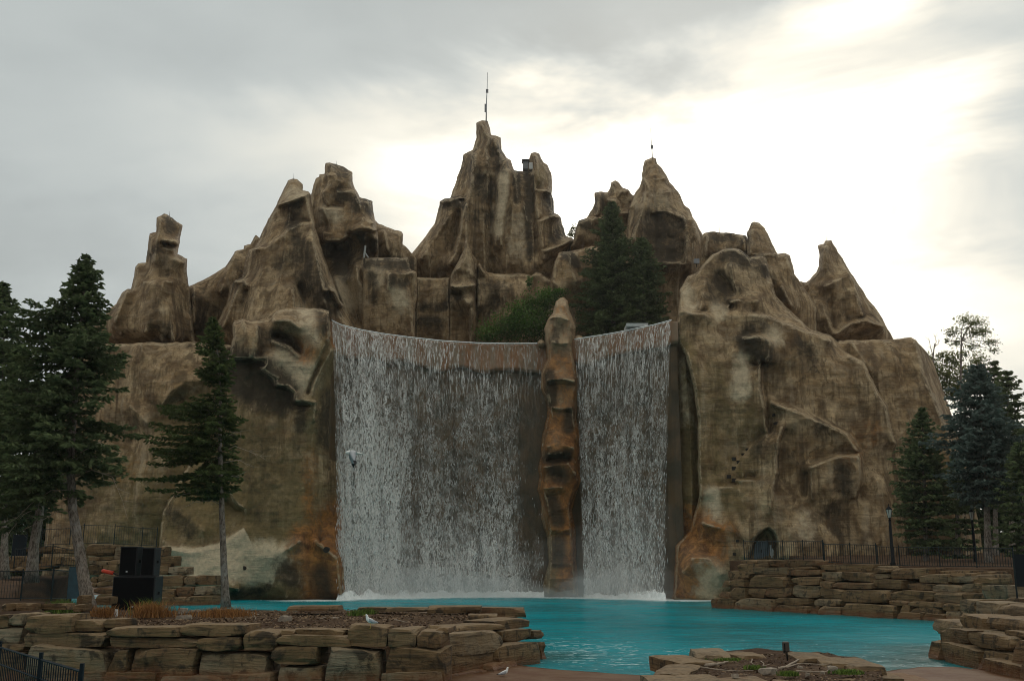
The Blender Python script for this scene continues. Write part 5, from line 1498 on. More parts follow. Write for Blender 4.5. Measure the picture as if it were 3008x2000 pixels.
# --- left steps behind the loudspeakers
LA, LB = np.array([-50.0, 86.0]), np.array([0.0, 86.0])
lwall = empty('stone_retaining_wall', (-32, 86, 0), 'stepped tan block wall behind the black loudspeakers at the mountain foot', 'stone wall')
for r in rects(230, 1560, 5.617, [
    (110, 205, 590, 405, 1.2), (590, 250, 700, 470, 1.2), (150, 410, 330, 490, 1.0), (290, 420, 590, 480, 1.2), (160, 480, 480, 565, .8), (480, 470, 690, 555, .8), (160, 555, 390, 720, .6), (390, 550, 625, 655, .6), (320, 690, 590, 825, .4), (190, 740, 310, 850, .4),
    (280, 820, 505, 912, .2), (210, 850, 290, 925, .2), (410, 790, 600, 900, .3), (240, 920, 560, 1030, 0), (270, 1020, 570, 1125, -.2), (1260, 245, 1390, 412, 1.2), (1180, 410, 1355, 562, 1.0), (1350, 405, 1582, 582, 1.0), (1200, 570, 1482, 712, .7), (1480, 582, 1790, 718, .7),
    (1240, 730, 1722, 905, .4), (1720, 730, 1925, 892, .4), (1920, 725, 2300, 885, .4), (1240, 950, 1605, 1145, 0), (1600, 912, 1912, 1095, 0), (1910, 900, 2235, 1055, 0), (1240, 1085, 1755, 1200, -.5), (1750, 1065, 2235, 1140, -.5)]):
    wall_stone(lwall, r[:4], LA, LB, r[4] * 1.6, 2.2, nx=6, nz=4)
for r in rects(0, 1480, 4.2375, [(310, 530, 640, 610, 1), (640, 535, 930, 612, 1), (500, 650, 760, 770, .5), (760, 660, 940, 760, .5), (480, 740, 610, 805, 0), (0, 640, 340, 800, .5), (170, 780, 500, 835, 0), (640, 800, 840, 875, 0), (0, 800, 180, 850, 0)]):
    wall_stone(lwall, r[:4], LA, LB, -6 + r[4], 2.2, nx=6, nz=4)

# --- planter in front on the right
planter = empty('stone_planter', (7.5, 26, 0), 'low round bed of brown soil rimmed with pale flat stones at the bottom edge', 'planter')
PLZ = 0.55


def flat_stone(parent, x0, y0, x1, y1, z, th, rz=0.0, name='stone'):
    """a slab lying level: its top covers a rectangle of the photograph on level z"""
    a, b = PZ(x0, y1, z), PZ(x1, y1, z)
    c = PZ((x0 + x1) / 2, y0, z)
    SEED[0] += 1
    wd, dp = np.linalg.norm((b - a)[:2]), abs(c[1] - a[1])
    cen = np.array([(a[0] + b[0]) / 2, a[1] + dp / 2, z - th / 2])
    return add(name, stone_mesh(name, wd, max(dp, .3), th, SEED[0], 9, 6, 5), M['stone'], parent, cen, (0, 0, rz))


for x0, y0, x1, y1, z, th, rz in ((2055, 1901, 2170, 1922, .68, .42, -.1), (2165, 1911, 2262, 1925, .60, .4, .1), (1968, 1922, 2100, 1944, .62, .4, .25), (1960, 1946, 2070, 1978, .60, .45, -.3), (1915, 1976, 2150, 2012, .60, .6, -.05), (2140, 1985, 2330, 2030, .52, .5, 0),
                                  (2355, 1913, 2460, 1933, .62, .4, -.12), (2440, 1925, 2522, 1948, .60, .42, -.2), (2512, 1930, 2622, 1958, .58, .5, -.08), (2560, 1962, 2672, 1990, .40, .5, -.1), (2460, 1985, 2580, 2020, .45, .5, -.1), (2570, 1985, 2700, 2030, .32, .4, -.1), (2640, 1972, 2760, 2000, .20, .3, -.05), (2330, 1990, 2470, 2030, .48, .5, .05), (2260, 1914, 2360, 1926, .5, .4, 0)):
    flat_stone(planter, x0, y0, x1, y1, z, th, rz)
po = [PZ(p, q, .4)[:2] for p, q in ((1985, 1985), (2030, 1945), (2110, 1922), (2250, 1917), (2400, 1922), (2520, 1945), (2590, 1980), (2600, 2060), (2300, 2100), (1990, 2060))]
psoil = land('planter_soil', po, lambda x, y: 0.50 + 0.05 * fbm(np.stack([x * 1.5, y * 1.5, 0 * x], -1), 14, 4), M['soil'], 0.12)

# --- wet brown ledges in front
for nm, pts in (('pool_ledge', ((1150, 2040), (1200, 1990), (1300, 1957), (1400, 1947), (1560, 1958), (1700, 1971), (1850, 1981), (2000, 1994), (2050, 2040))), ('pool_ledge', ((2400, 2040), (2480, 1986), (2600, 1972), (2700, 1958), (2800, 1957), (2900, 1970), (3100, 1998), (3100, 2040)))):
    land(nm, [PZ(p, q, .03)[:2] for p, q in pts], lambda x, y: 0.045 + 0.02 * fbm(np.stack([x * 1.1, y * 1.1, 0 * x], -1), 24, 4), M['ledge'], 0.15, low=-.3)


# ------------------------------------------------------------------ trees
def blades(cen, dirs, L, W, rng, tint, planes=2):
    """diamond-shaped sprays: centre, direction, length, width"""
    n = len(cen)
    dirs = dirs / (np.linalg.norm(dirs, axis=1)[:, None] + 1e-9)
    up = rng.normal(0, 1, (n, 3)) * 0.6 + np.array([0, 0, 1.0])
    a = np.cross(dirs, up)
    a /= np.linalg.norm(a, axis=1)[:, None] + 1e-9
    b = np.cross(a, dirs)
    vs, fs, ts = [], [], []
    k0 = 0
    for p in range(planes):
        side = a if p == 0 else (b if p == 1 else (a + b) * .7)
        q = np.stack([cen - dirs * L[:, None] * .45, cen + side * W[:, None] * .5 + dirs * L[:, None] * .05, cen + dirs * L[:, None] * .55, cen - side * W[:, None] * .5 + dirs * L[:, None] * .05], 1)
        vs.append(q.reshape(-1, 3))
        fs.append(np.arange(4 * n).reshape(n, 4) + k0)
        ts.append(np.repeat(tint, 4))
        k0 += 4 * n
    return np.concatenate(vs), np.concatenate(fs), np.concatenate(ts)


def conifer(name, label, trunk_px, Y, prof, mat, seed, r0, size=1.0, dens=1.0, group=None, droop=0.0, crown_from=None, bare=None, gap=0.0, base_z=None, shade=1.0):
    """trunk_px: [(px,py)] from the foot to the tip; prof: [(py, px_left, px_right)]; both at depth Y"""
    rng = np.random.default_rng(seed)
    tp = np.array([P(a, b, Y) for a, b in trunk_px])
    if base_z is not None:
        tp[0, 2] = base_z
    root = empty(name, tp[0], label, 'tree', group)
    s = np.concatenate([[0], np.cumsum(np.linalg.norm(np.diff(tp, axis=0), axis=1))])
    H = s[-1]
    q = np.linspace(0, H, 26)
    path = np.stack([np.interp(q, s, tp[:, k]) for k in range(3)], -1)
    path[1:-1, :2] += rng.normal(0, 0.012 * H / 26, (24, 2))
    flare = 1 + 0.5 * np.exp(-q / (0.05 * H))
    MB().tube(path, r0 * (1 - q / H) ** 0.85 * flare + 0.012, 10).build('trunk', M['bark'], root, smooth=True)
    pr = np.array([[P(0, py, Y)[2], *(P(px, py, Y)[0] for px in (l, r))] for py, l, r in prof])
    pr = pr[np.argsort(pr[:, 0])]
    zlo, zhi = pr[0, 0], pr[-1, 0]
    sp = 0.40 * size / dens ** 0.5
    wood = MB()
    C, Dv, Ls, T = [], [], [], []
    z = zlo
    while z < zhi - 0.02:
        tx = np.interp(z, path[:, 2], path[:, 0])
        ty = np.interp(z, path[:, 2], path[:, 1])
        wl = max(0.05, tx - np.interp(z, pr[:, 0], pr[:, 1]))
        wr = max(0.05, np.interp(z, pr[:, 0], pr[:, 2]) - tx)
        wd = 0.5 * (wl + wr)
        f = (z - zlo) / (zhi - zlo)
        nb = int(rng.integers(5, 10)) if wd > 0.35 else 5
        tier = [0.72 + 0.42 * float(vnoise(np.array([[z * 1.6 / size, k_ * 7.7, seed * 1.3]]), seed + 3)[0]) for k_ in range(4)]
        az0 = rng.uniform(0, 6.28)
        for b in range(nb):
            az = az0 + b * 6.283 / nb + rng.normal(0, 0.18)
            c, sn = math.cos(az), math.sin(az)
            clump = 0.5 + 0.5 * float(vnoise(np.array([[z * 0.9 / size, c * 1.3 + seed, sn * 1.3]]), seed)[0])
            if gap and clump < gap:
                continue
            Lb = 1.18 * ((wr if c > 0 else wl) * c * c + wd * sn * sn) * rng.uniform(0.62, 1.12) * (0.70 + 0.40 * clump) * (tier[int((az % 6.283) / 1.571) % 4] + .25)
            if Lb < 0.06:
                continue
            n = max(3, int(Lb / (0.24 * size)) + 2)
            tt = np.linspace(0, 1, n)
            rise = (0.25 * f - 0.16 - droop) * Lb
            zz = z + rise * tt + 0.10 * Lb * (tt ** 3) - 0.10 * Lb * tt * (1 - f)
            bp = np.stack([tx + c * Lb * tt, ty + sn * Lb * tt, zz], -1)
            if Lb > 0.5 * size:
                wood.tube(bp[::max(1, n // 4)] if n > 5 else bp, np.linspace(0.018, 0.006, len(bp[::max(1, n // 4)] if n > 5 else bp)) * max(1, size) * (0.6 + r0 * 2), 3, cap=False)
            out = np.array([c, sn, 0])
            perp = np.array([-sn, c, 0])
            for i in range(n):
                t = tt[i]
                if t < 0.14 and f < 0.85:
                    continue
                tw = min(0.9 * size, 0.42 * Lb) * (1 - 0.62 * t) * rng.uniform(0.7, 1.15)
                for sd in (-1, 1):
                    k = max(1, int(round(tw / (0.20 * size))))
                    u = (np.arange(k) + rng.uniform(0.3, 0.9)) / k
                    dvec = out * rng.uniform(0.45, 0.8) + perp * sd * rng.uniform(0.7, 1.0) + np.array([0, 0, rng.uniform(-0.35, 0.02) - droop])
                    dvec /= np.linalg.norm(dvec)
                    C.append(bp[i] + dvec[None] * (u * tw)[:, None])
                    Dv.append(np.repeat(dvec[None], k, 0))
                    Ls.append(np.full(k, 1.0))
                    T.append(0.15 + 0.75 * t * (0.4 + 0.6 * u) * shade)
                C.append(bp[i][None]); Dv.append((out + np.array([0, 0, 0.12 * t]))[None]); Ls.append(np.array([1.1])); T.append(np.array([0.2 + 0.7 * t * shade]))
        z += sp * rng.uniform(0.7, 1.25) * (1.0 - 0.45 * f)
    C, Dv, Ls, T = np.concatenate(C), np.concatenate(Dv), np.concatenate(Ls), np.concatenate(T)
    reps = 2
    C = np.repeat(C, reps, 0) + rng.normal(0, 0.045 * size, (len(C) * reps, 3))
    Dv = np.repeat(Dv, reps, 0) + rng.normal(0, 0.33, (len(Dv) * reps, 3))
    T = np.clip(np.repeat(T, reps) + rng.normal(0, 0.14, len(C)), 0, 1)
    L = np.repeat(Ls, reps) * rng.uniform(0.20, 0.36, len(C)) * size
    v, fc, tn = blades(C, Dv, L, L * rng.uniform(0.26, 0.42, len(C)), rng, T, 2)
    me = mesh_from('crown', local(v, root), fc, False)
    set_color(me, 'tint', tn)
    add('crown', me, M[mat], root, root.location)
    if wood.v:
        wood.build('branches', M['bark'], root)
    return root


def bare_limbs(root, items, Y, seed, mat='twig', part='dead_branch'):
    """leafless limbs: each [(px,py),...] with a base radius, at depth Y"""
    rng = np.random.default_rng(seed)
    for pts, r, dy in items:
        p3 = np.array([P(a, b, Y + dy * i / len(pts)) for i, (a, b) in enumerate(pts)])
        s = np.linspace(0, 1, 7)
        ss = np.linspace(0, 1, len(p3))
        path = np.stack([np.interp(s, ss, p3[:, k]) for k in range(3)], -1)
        mb = MB().tube(path, r * (1 - 0.8 * s), 4)
        L = np.linalg.norm(path[-1] - path[0])
        for k in range(9):
            i = int(rng.integers(2, 7))
            d = (path[-1] - path[0]) / L + rng.normal(0, 0.65, 3)
            mb.tube(np.stack([path[i], path[i] + d * L * rng.uniform(.08, .22)]), [r * .35, r * .12], 3)
        mb.build(part, M[mat], root)


def leafy(name, label, blobs, Y, mat, seed, leaf=0.16, per=260, trunk=None, cat='tree', group=None, base=None, droop=0.0):
    """broad-leaved crown: blobs (px,py,rx,ry) of loose leaves at depth Y, limbs from the trunk to each"""
    rng = np.random.default_rng(seed)
    foot = np.array(P(*trunk[0], Y)) if trunk else np.array(base)
    if base is not None:
        foot = np.array(base, float)
    root = empty(name, foot, label, cat, group)
    mpp = Y / FPX
    C, T = [], []
    tp = np.array([P(a, b, Y) for a, b in trunk]) if trunk else np.array([foot, foot + [0, 0, .3]])
    tp[0] = foot
    r0 = 0.009 * np.linalg.norm(tp[-1] - tp[0])
    MB().tube(tp, np.linspace(r0, r0 * .45, len(tp)), 8).build('trunk' if cat == 'tree' else 'stem', M['bark'], root, smooth=True)
    for bx, by, rx, ry in blobs:
        c = P(bx, by, Y) + np.array([0, rng.normal(0, rx * mpp * .5), 0])
        n = int(per * (rx * ry) / 900.0) + 20
        d = rng.normal(0, 1, (n, 3))
        d /= np.linalg.norm(d, axis=1)[:, None]
        rad = rng.uniform(0.05, 1, n) ** 0.55 * rng.choice([1.0, 1.0, 1.25, 1.5], n)
        sub = rng.normal(0, 1, (9, 3))
        sub /= np.linalg.norm(sub, axis=1)[:, None]
        near = (d @ sub.T).max(1)
        rad *= 0.55 + 0.55 * np.clip((near - 0.35) / 0.6, 0, 1)
        pts = c + d * rad[:, None] * np.array([rx, rx, ry]) * mpp
        pts[:, 2] -= droop * rad ** 2 * rx * mpp
        C.append(pts)
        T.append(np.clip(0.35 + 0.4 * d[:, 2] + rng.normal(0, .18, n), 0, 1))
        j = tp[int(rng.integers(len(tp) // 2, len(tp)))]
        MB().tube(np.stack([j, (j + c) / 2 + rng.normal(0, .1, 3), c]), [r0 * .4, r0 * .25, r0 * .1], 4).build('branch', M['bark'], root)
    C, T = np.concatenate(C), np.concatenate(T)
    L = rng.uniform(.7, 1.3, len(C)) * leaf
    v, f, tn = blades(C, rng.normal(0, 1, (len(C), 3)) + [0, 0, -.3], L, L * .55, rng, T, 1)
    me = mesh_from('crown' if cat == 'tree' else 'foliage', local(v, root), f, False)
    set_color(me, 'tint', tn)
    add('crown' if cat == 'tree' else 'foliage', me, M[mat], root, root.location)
    return root


def soil_at(px, py):
    q = PZ(px, py, SOIL_Z)
    for _ in range(3):
        q = PZ(px, py, float(soil_z(q[:1], q[1:2])[0]))
    return q


b1 = soil_at(265, 1797)
t1 = conifer('spruce_tree', 'large dark blue-green spruce with a leaning bare trunk on the left', [(265, 1800), (240, 1660), (215, 1500), (205, 1370), (222, 1150), (240, 950), (255, 752)], float(b1[1]),
             [(752, 248, 262), (790, 228, 288), (830, 205, 300), (875, 170, 290), (905, 120, 305), (945, 75, 315), (985, 70, 300), (1010, 40, 395), (1060, 10, 372), (1110, -20, 330), (1180, -40, 345), (1240, -60, 380), (1300, -70, 360), (1350, -70, 410), (1400, -60, 330), (1440, -40, 250)],
             'spruce', 301, 0.24, 1.0, 1.15, base_z=float(b1[2]) - .1, gap=0.30, droop=0.07)
bare_limbs(t1, [([(215, 1370), (160, 1350), (115, 1395), (95, 1440)], .03, -1), ([(212, 1400), (270, 1380), (330, 1400), (360, 1470)], .03, -1), ([(210, 1440), (150, 1440), (90, 1480), (50, 1520)], .025, -.8), ([(215, 1340), (290, 1300), (350, 1330)], .03, 1), ([(210, 1500), (170, 1500), (120, 1530), (60, 1560)], .02, -.5)], float(b1[1]), 5)
conifer('spruce_tree', 'slim pointed spruce top at the far left edge', [(14, 1700), (12, 1300), (10, 825)], 62, [(828, 6, 16), (870, -8, 34), (920, -25, 55), (975, -40, 62), (1040, -60, 80), (1200, -90, 110), (1400, -100, 120)], 'spruce', 302, 0.2, 1.3, 0.8)
t1b = conifer('spruce_tree', 'spruce with a pale leaning trunk behind the left fence', [(92, 1712), (100, 1600), (118, 1500), (115, 1400), (90, 1180), (60, 1030)], 54, [(1030, 50, 70), (1100, 0, 120), (1200, -60, 150), (1300, -90, 160), (1400, -100, 180), (1470, -100, 130), (1510, -80, 60)], 'spruce', 303, 0.27, 1.1, 0.9, droop=.12)
bare_limbs(t1b, [([(112, 1490), (70, 1510), (30, 1560), (10, 1600)], .03, -1), ([(110, 1470), (60, 1460), (10, 1500)], .03, -.5)], 54, 8)
b2 = soil_at(664, 1779)
t2 = conifer('spruce_tree', 'slender lopsided spruce with a straight bare lower trunk in the middle left', [(664, 1780), (655, 1600), (648, 1400), (646, 1250), (648, 1140), (640, 1040), (624, 935)], float(b2[1]),
             [(935, 618, 630), (965, 600, 645), (1000, 578, 662), (1030, 556, 660), (1060, 570, 682), (1095, 540, 690), (1130, 556, 660), (1165, 575, 676), (1200, 480, 678), (1240, 450, 672), (1280, 440, 652), (1320, 425, 650), (1355, 400, 650), (1390, 405, 650), (1420, 455, 650), (1450, 490, 648)],
             'yellow_spruce', 304, 0.17, 0.85, 1.1, base_z=float(b2[2]) - .1, gap=0.36)
bare_limbs(t2, [([(648, 1330), (690, 1310), (730, 1325), (765, 1340)], .025, -.6), ([(650, 1360), (700, 1350), (740, 1370)], .022, -.6), ([(648, 1290), (690, 1270), (735, 1262)], .02, -.5), ([(650, 1390), (690, 1400), (712, 1390)], .02, .5), ([(652, 1480), (620, 1470), (570, 1475), (530, 1495)], .02, -.5),
              ([(646, 1405), (610, 1390), (560, 1400)], .025, -.5), ([(644, 1420), (600, 1440), (520, 1455), (490, 1470)], .02, -.6), ([(644, 1375), (600, 1350), (570, 1330)], .02, .4)], float(b2[1]), 6)
# on the mountain
conifer('spruce_tree', 'dark conical spruce growing on the ledge above the right waterfall', [(1802, 1020), (1800, 800), (1799, 592)], 117, [(596, 1790, 1806), (640, 1772, 1824), (700, 1752, 1845), (760, 1728, 1872), (830, 1702, 1895), (900, 1676, 1920), (960, 1668, 1935), (1010, 1680, 1935)], 'spruce', 311, 0.28, 1.5, 1.5)
conifer('spruce_tree', 'shorter spruce growing beside the conical one above the right waterfall', [(1900, 1020), (1892, 850), (1886, 698)], 115, [(702, 1878, 1894), (740, 1860, 1912), (800, 1845, 1940), (870, 1830, 1962), (950, 1820, 1975), (1005, 1830, 1975)], 'spruce', 312, 0.22, 1.5, 1.4)
leafy('green_bush', 'bright green bushy shrub on the ledge above the left waterfall', [(1435, 985, 46, 36), (1490, 962, 50, 48), (1545, 960, 54, 54), (1590, 945, 48, 64), (1598, 885, 38, 44), (1552, 900, 28, 46), (1520, 925, 30, 40), (1620, 870, 30, 28), (1555, 830, 10, 22), (1640, 860, 30, 14)], 116, 'shrub', 313, .26, 640, trunk=[(1550, 1020), (1560, 960), (1590, 900)], cat='shrub')
leafy('small_tree', 'tiny leafy tree on the skyline between the central tower and the twin peak', [(1678, 690, 14, 16), (1684, 672, 10, 10)], 137, 'broad', 314, .3, 420, trunk=[(1678, 730), (1679, 700), (1682, 680)])
# right bank
conifer('spruce_tree', 'tidy dark green conical spruce beside the lamp post', [(2722, 1664), (2716, 1450), (2708, 1192)], 80, [(1195, 2703, 2713), (1240, 2685, 2735), (1300, 2662, 2755), (1380, 2642, 2780), (1450, 2630, 2800), (1530, 2630, 2818), (1590, 2655, 2815), (1620, 2690, 2780)], 'spruce', 321, 0.2, 1.35, 1.15, shade=1.1)
conifer('spruce_tree', 'broad silvery blue spruce on the right bank', [(2905, 1668), (2895, 1400), (2872, 1062)], 76, [(1066, 2862, 2880), (1110, 2830, 2905), (1180, 2795, 2950), (1250, 2768, 2985), (1320, 2762, 3010), (1400, 2780, 3030), (1450, 2800, 3020), (1480, 2870, 2990)], 'blue_spruce', 322, 0.26, 1.35, 1.1)
conifer('spruce_tree', 'dark spruce spire behind the silvery blue spruce', [(2925, 1640), (2922, 1400), (2920, 1052)], 98, [(1055, 2915, 2925), (1100, 2895, 2945), (1180, 2875, 2970), (1300, 2850, 3000), (1450, 2840, 3020)], 'spruce', 323, 0.25, 1.7, 0.9)
conifer('spruce_tree', 'dark spruce with long level branches cut by the right edge', [(2975, 1640), (2968, 1400), (2958, 1085)], 92, [(1088, 2953, 2963), (1130, 2930, 2990), (1190, 2925, 3025), (1260, 2920, 3040), (1400, 2910, 3060)], 'spruce', 324, 0.25, 1.7, 0.8, gap=.25)
conifer('spruce_tree', 'shaded spruce filling the lower right corner behind the fence', [(3010, 1690), (3005, 1500), (3000, 1290)], 72, [(1300, 2985, 3015), (1380, 2950, 3060), (1480, 2930, 3080), (1580, 2925, 3080), (1620, 2950, 3060)], 'spruce', 325, 0.25, 1.4, 1.0)
conifer('spruce_tree', 'shaded spruce standing behind the conical spruce and the fence', [(2815, 1650), (2812, 1500), (2810, 1330)], 88, [(1335, 2803, 2817), (1400, 2785, 2845), (1500, 2765, 2870), (1600, 2760, 2880), (1630, 2770, 2870)], 'spruce', 326, 0.25, 1.6, 1.0)
leafy('broadleaf_tree', 'tall airy broad-leaved tree against the bright sky on the right', [(2800, 975, 22, 18), (2825, 945, 26, 18), (2860, 950, 30, 20), (2890, 975, 26, 20), (2850, 980, 36, 20), (2905, 1005, 24, 14), (2810, 1005, 20, 14), (2920, 1030, 16, 9), (2860, 1015, 22, 12), (2780, 1000, 10, 8), (2830, 1040, 18, 12)], 125, 'broad', 331, .24, 620, trunk=[(2822, 1400), (2822, 1100), (2824, 1000), (2845, 960)])
leafy('broadleaf_tree', 'round yellow-green tree behind the right end of the mountain', [(2735, 1075, 32, 40), (2760, 1110, 40, 40), (2790, 1060, 30, 25), (2830, 1100, 40, 45), (2720, 1130, 25, 35), (2775, 1040, 18, 14), (2870, 1075, 30, 40), (2800, 1150, 50, 35)], 128, 'broad', 332, .30, 620, trunk=[(2770, 1400), (2770, 1180), (2790, 1080)])
sn = empty('bare_tree', P(2742, 1120, 122), 'small leafless tree on the skyline at the mountain\'s right end', 'tree')
MB().tube([P(2742, 1120, 122), P(2741, 1050, 122), P(2745, 1010, 122)], [.12, .08, .05], 6).build('trunk', M['bark'], sn)
bare_limbs(sn, [([(2741, 1045), (2733, 1020), (2730, 1000)], .06, 0), ([(2742, 1030), (2750, 1005), (2747, 990)], .06, 0), ([(2743, 1020), (2756, 1010), (2758, 1000)], .05, 0)], 122, 12, part='branch')


# far woods on both sides: one mass each, nobody could count them
def far_wood(name, label, boxes, Y, seed):
    rng = np.random.default_rng(seed)
    C, T = [], []
    for x0, y0, x1, y1, n in boxes:
        k = rng.uniform(0, 1, (n, 2))
        px, py = x0 + (x1 - x0) * k[:, 0], y0 + (y1 - y0) * k[:, 1]
        top = y0 + 45 * (0.5 + 0.5 * vnoise(np.stack([px / 28, 0 * px, 0 * px], -1), seed)) + 30 * (0.5 + 0.5 * vnoise(np.stack([px / 9, 0 * px, 0 * px], -1), seed + 1))
        ok = py > top
        C.append(P(px[ok], py[ok], Y + rng.uniform(-5, 5, ok.sum())))
        T.append(rng.uniform(0, .6, ok.sum()))
    C, T = np.concatenate(C), np.concatenate(T)
    L = rng.uniform(.5, 1.1, len(C))
    v, f, tn = blades(C, rng.normal(0, 1, (len(C), 3)), L, L * .5, rng, T, 2)
    base = np.array([v[:, 0].mean(), Y, 0])
    me = mesh_from(name, v - base, f, False)
    set_color(me, 'tint', tn)
    return tag(add(name, me, M['spruce'], None, base), label, 'trees', None, 'stuff')


far_wood('distant_wood', 'dark mass of trees far behind the left fences', [(-120, 1380, 260, 1700, 9000)], 118, 5)
far_wood('distant_wood', 'dark mass of trees far behind the right fence', [(2790, 1230, 3130, 1690, 12000)], 118, 6)

# ------------------------------------------------------------------ fences
def fence(name, label, pts, gap, group=None, r=0.011, mat='fence', post=0.028):
    """pts: [(foot point, height)] posts in order; bars between them"""
    pts = [(np.array(p, float), h) for p, h in pts]
    root = empty(name, pts[0][0], label, 'fence', group)
    bar = mesh_from('bar', MB().tube([(0, 0, 0), (0, 0, 1)], 1.0, 5).v[0], np.array([[i, (i + 1) % 5, 5 + (i + 1) % 5, 5 + i] for i in range(5)]), True)
    bar.materials.append(M[mat])
    pv, pf = box_arrays((0, 0, .5), (1, 1, 1))
    pme = mesh_from('post', pv, pf, False)
    pme.materials.append(M[mat])
    for p, h in pts:
        add('post', pme, None, root, p, scale=(post * 2, post * 2, h * 1.06))
    for (a, ha), (b, hb) in zip(pts[:-1], pts[1:]):
        for k in (0.07, 0.97):
            q0, q1 = a + [0, 0, ha * k], b + [0, 0, hb * k]
            MB().tube([q0, q1], 0.022, 4).build('rail', M[mat], root)
        L = np.linalg.norm((b - a)[:2])
        n = max(2, int(L / gap))
        for i in range(1, n):
            t = i / n
            add('bar', bar, None, root, a + (b - a) * t + [0, 0, (ha + (hb - ha) * t) * 0.07], scale=(r, r, (ha + (hb - ha) * t) * 0.9))
    return root


def fy(px):
    return 76 - (px - 2186) / 794.0 * 15


def fpost(px, top, bot, Y):
    a, b = P(px, bot, Y), P(px, top, Y)
    return (a, float(b[2] - a[2]))


fence('iron_fence', 'dark iron bar fence in front of the arched door on the right bank', [fpost(x, 1588, 1644, fy(x)) for x in (2187, 2256, 2301, 2360, 2419)], 0.165, r=0.017)
fence('iron_fence', 'dark iron bar fence on the right wall left of the lamp post', [fpost(x, t, b, fy(x) - .1) for x, t, b in ((2423, 1596, 1655), (2500, 1597, 1657), (2576, 1598, 1660))], 0.165, r=0.017)
fence('iron_fence', 'dark iron bar fence behind the lamp post reaching into the trees', [fpost(x, t, b, fy(x) + .3) for x, t, b in ((2580, 1603, 1663), (2644, 1604, 1664), (2762, 1606, 1666), (2870, 1607, 1667), (2980, 1608, 1668))], 0.165, r=0.017)
fence('iron_fence', 'thin dark bar fence above the stone steps on the left', [fpost(x, t, b, 87) for x, t, b in ((120, 1553, 1603), (204, 1550, 1600), (243, 1540, 1598), (334, 1542, 1600), (416, 1549, 1604), (459, 1551, 1606))], 0.19, r=0.011)
fence('iron_fence', 'dark bar fence beside the pale leaning trunk on the left', [fpost(x, t, b, 72) for x, t, b in ((40, 1612, 1668), (150, 1600, 1668), (222, 1618, 1668))], 0.16)
fence('iron_fence', 'low dark bar fence on the reddish ground at the left edge', [(soil_at(x, 1763), 1.45) for x in (-40, 60, 150, 197)], 0.13)
near = []
for px, py in ((-60, 1882), (0, 1900), (120, 1936), (240, 1971)):
    q = PZ(px, py, 1.32)
    near.append((np.array([q[0], q[1], 0.0]), 1.32 / 0.97))
fence('iron_fence', 'dark teal bar fence in the bottom left corner', near, 0.15, mat='navy', r=0.010)
MB().tube([near[0][0] + [0, 0, 1.0], near[1][0] + [0, 0, 1.0], near[3][0] + [0, 0, 1.0]], .02, 4).build('rail', M['navy'], bpy.data.objects['iron_fence.006'])

# ------------------------------------------------------------------ lamps
def lamp(label, px, top, bot, Y):
    f0, t0 = P(px[0], bot, Y), P(px[1], top, Y)
    H = float(t0[2] - f0[2])
    root = empty('street_lamp', f0, label, 'street lamp', 'lamp posts on the right bank')
    x, y, z = f0
    MB().tube([(x, y, z), (x, y, z + .25), (x, y, z + .28), (x, y, z + H * .73)], [.17, .16, .12, .085], 10).build('post', M['lamp'], root, True)
    MB().tube([(x, y, z + H * .73), (x, y, z + H * .755), (x, y, z + H * .77)], [.09, .05, .10], 10).build('collar', M['lamp'], root, True)
    a, b = z + H * .77, z + H * .90
    g, panes = MB(), []
    for k in range(6):
        t1_, t2_ = k * math.pi / 3, (k + 1) * math.pi / 3
        v = np.array([[x + .09 * math.cos(t1_), y + .09 * math.sin(t1_), a], [x + .09 * math.cos(t2_), y + .09 * math.sin(t2_), a], [x + .19 * math.cos(t2_), y + .19 * math.sin(t2_), b], [x + .19 * math.cos(t1_), y + .19 * math.sin(t1_), b]])
        panes.append(v)
        g.tube([v[0], v[3]], .014, 4)
    lantern = g.build('lantern', M['lamp'], root)
    for v in panes:
        add('pane', mesh_from('pane', local(v, root), np.array([[0, 1, 2, 3]]), False), M['frost'], lantern, root.location)
    MB().tube([(x, y, b), (x, y, b + .03), (x, y, b + H * .045), (x, y, b + H * .06), (x, y, z + H)], [.22, .21, .07, .03, .012], 6).build('roof', M['lamp'], lantern)
    return root


lamp('black post lamp with a tapered glass lantern standing in front of the mountain', (2624, 2612), 1478, 1664, 67)
lamp('black post lamp hidden in the shade under the blue spruce', (2868, 2863), 1486, 1664, 77.5)

# ------------------------------------------------------------------ loudspeakers
SPY = float(soil_at(390, 1789)[1])
SPZ = float(soil_at(390, 1789)[2])


def cabinet(label, x0, y0, x1, y1, dep, badge=None, z0=None):
    a, b = P(x0, y1, SPY), P(x1, y0, SPY)
    zb = a[2] if z0 is None else z0
    c = np.array([(a[0] + b[0]) / 2, SPY + dep / 2, (zb + b[2]) / 2])
    s = np.array([b[0] - a[0], dep, b[2] - zb])
    root = empty('loudspeaker', (c[0], c[1], zb), label, 'loudspeaker', 'stacked black loudspeakers')
    k = MB().box(c, s)
    ob = k.build('cabinet', M['cabinet'], root)
    bv = ob.modifiers.new('bevel', 'BEVEL'); bv.width = 0.03; bv.segments = 2
    MB().box((c[0], SPY - .012, c[2]), (s[0] - .10, .03, s[2] - .12)).build('grille', M['grille'], root)
    for sd in (-1, 1):
        MB().box((c[0] + sd * (s[0] / 2 + .005), c[1], c[2]), (.02, .22, .12)).build('handle', M['grille'], root)
    if badge:
        q = P(*badge, SPY - .03)
        MB().box(q, (.075, .012, .06)).build('badge', M['badge'], root)
    return float(b[2])


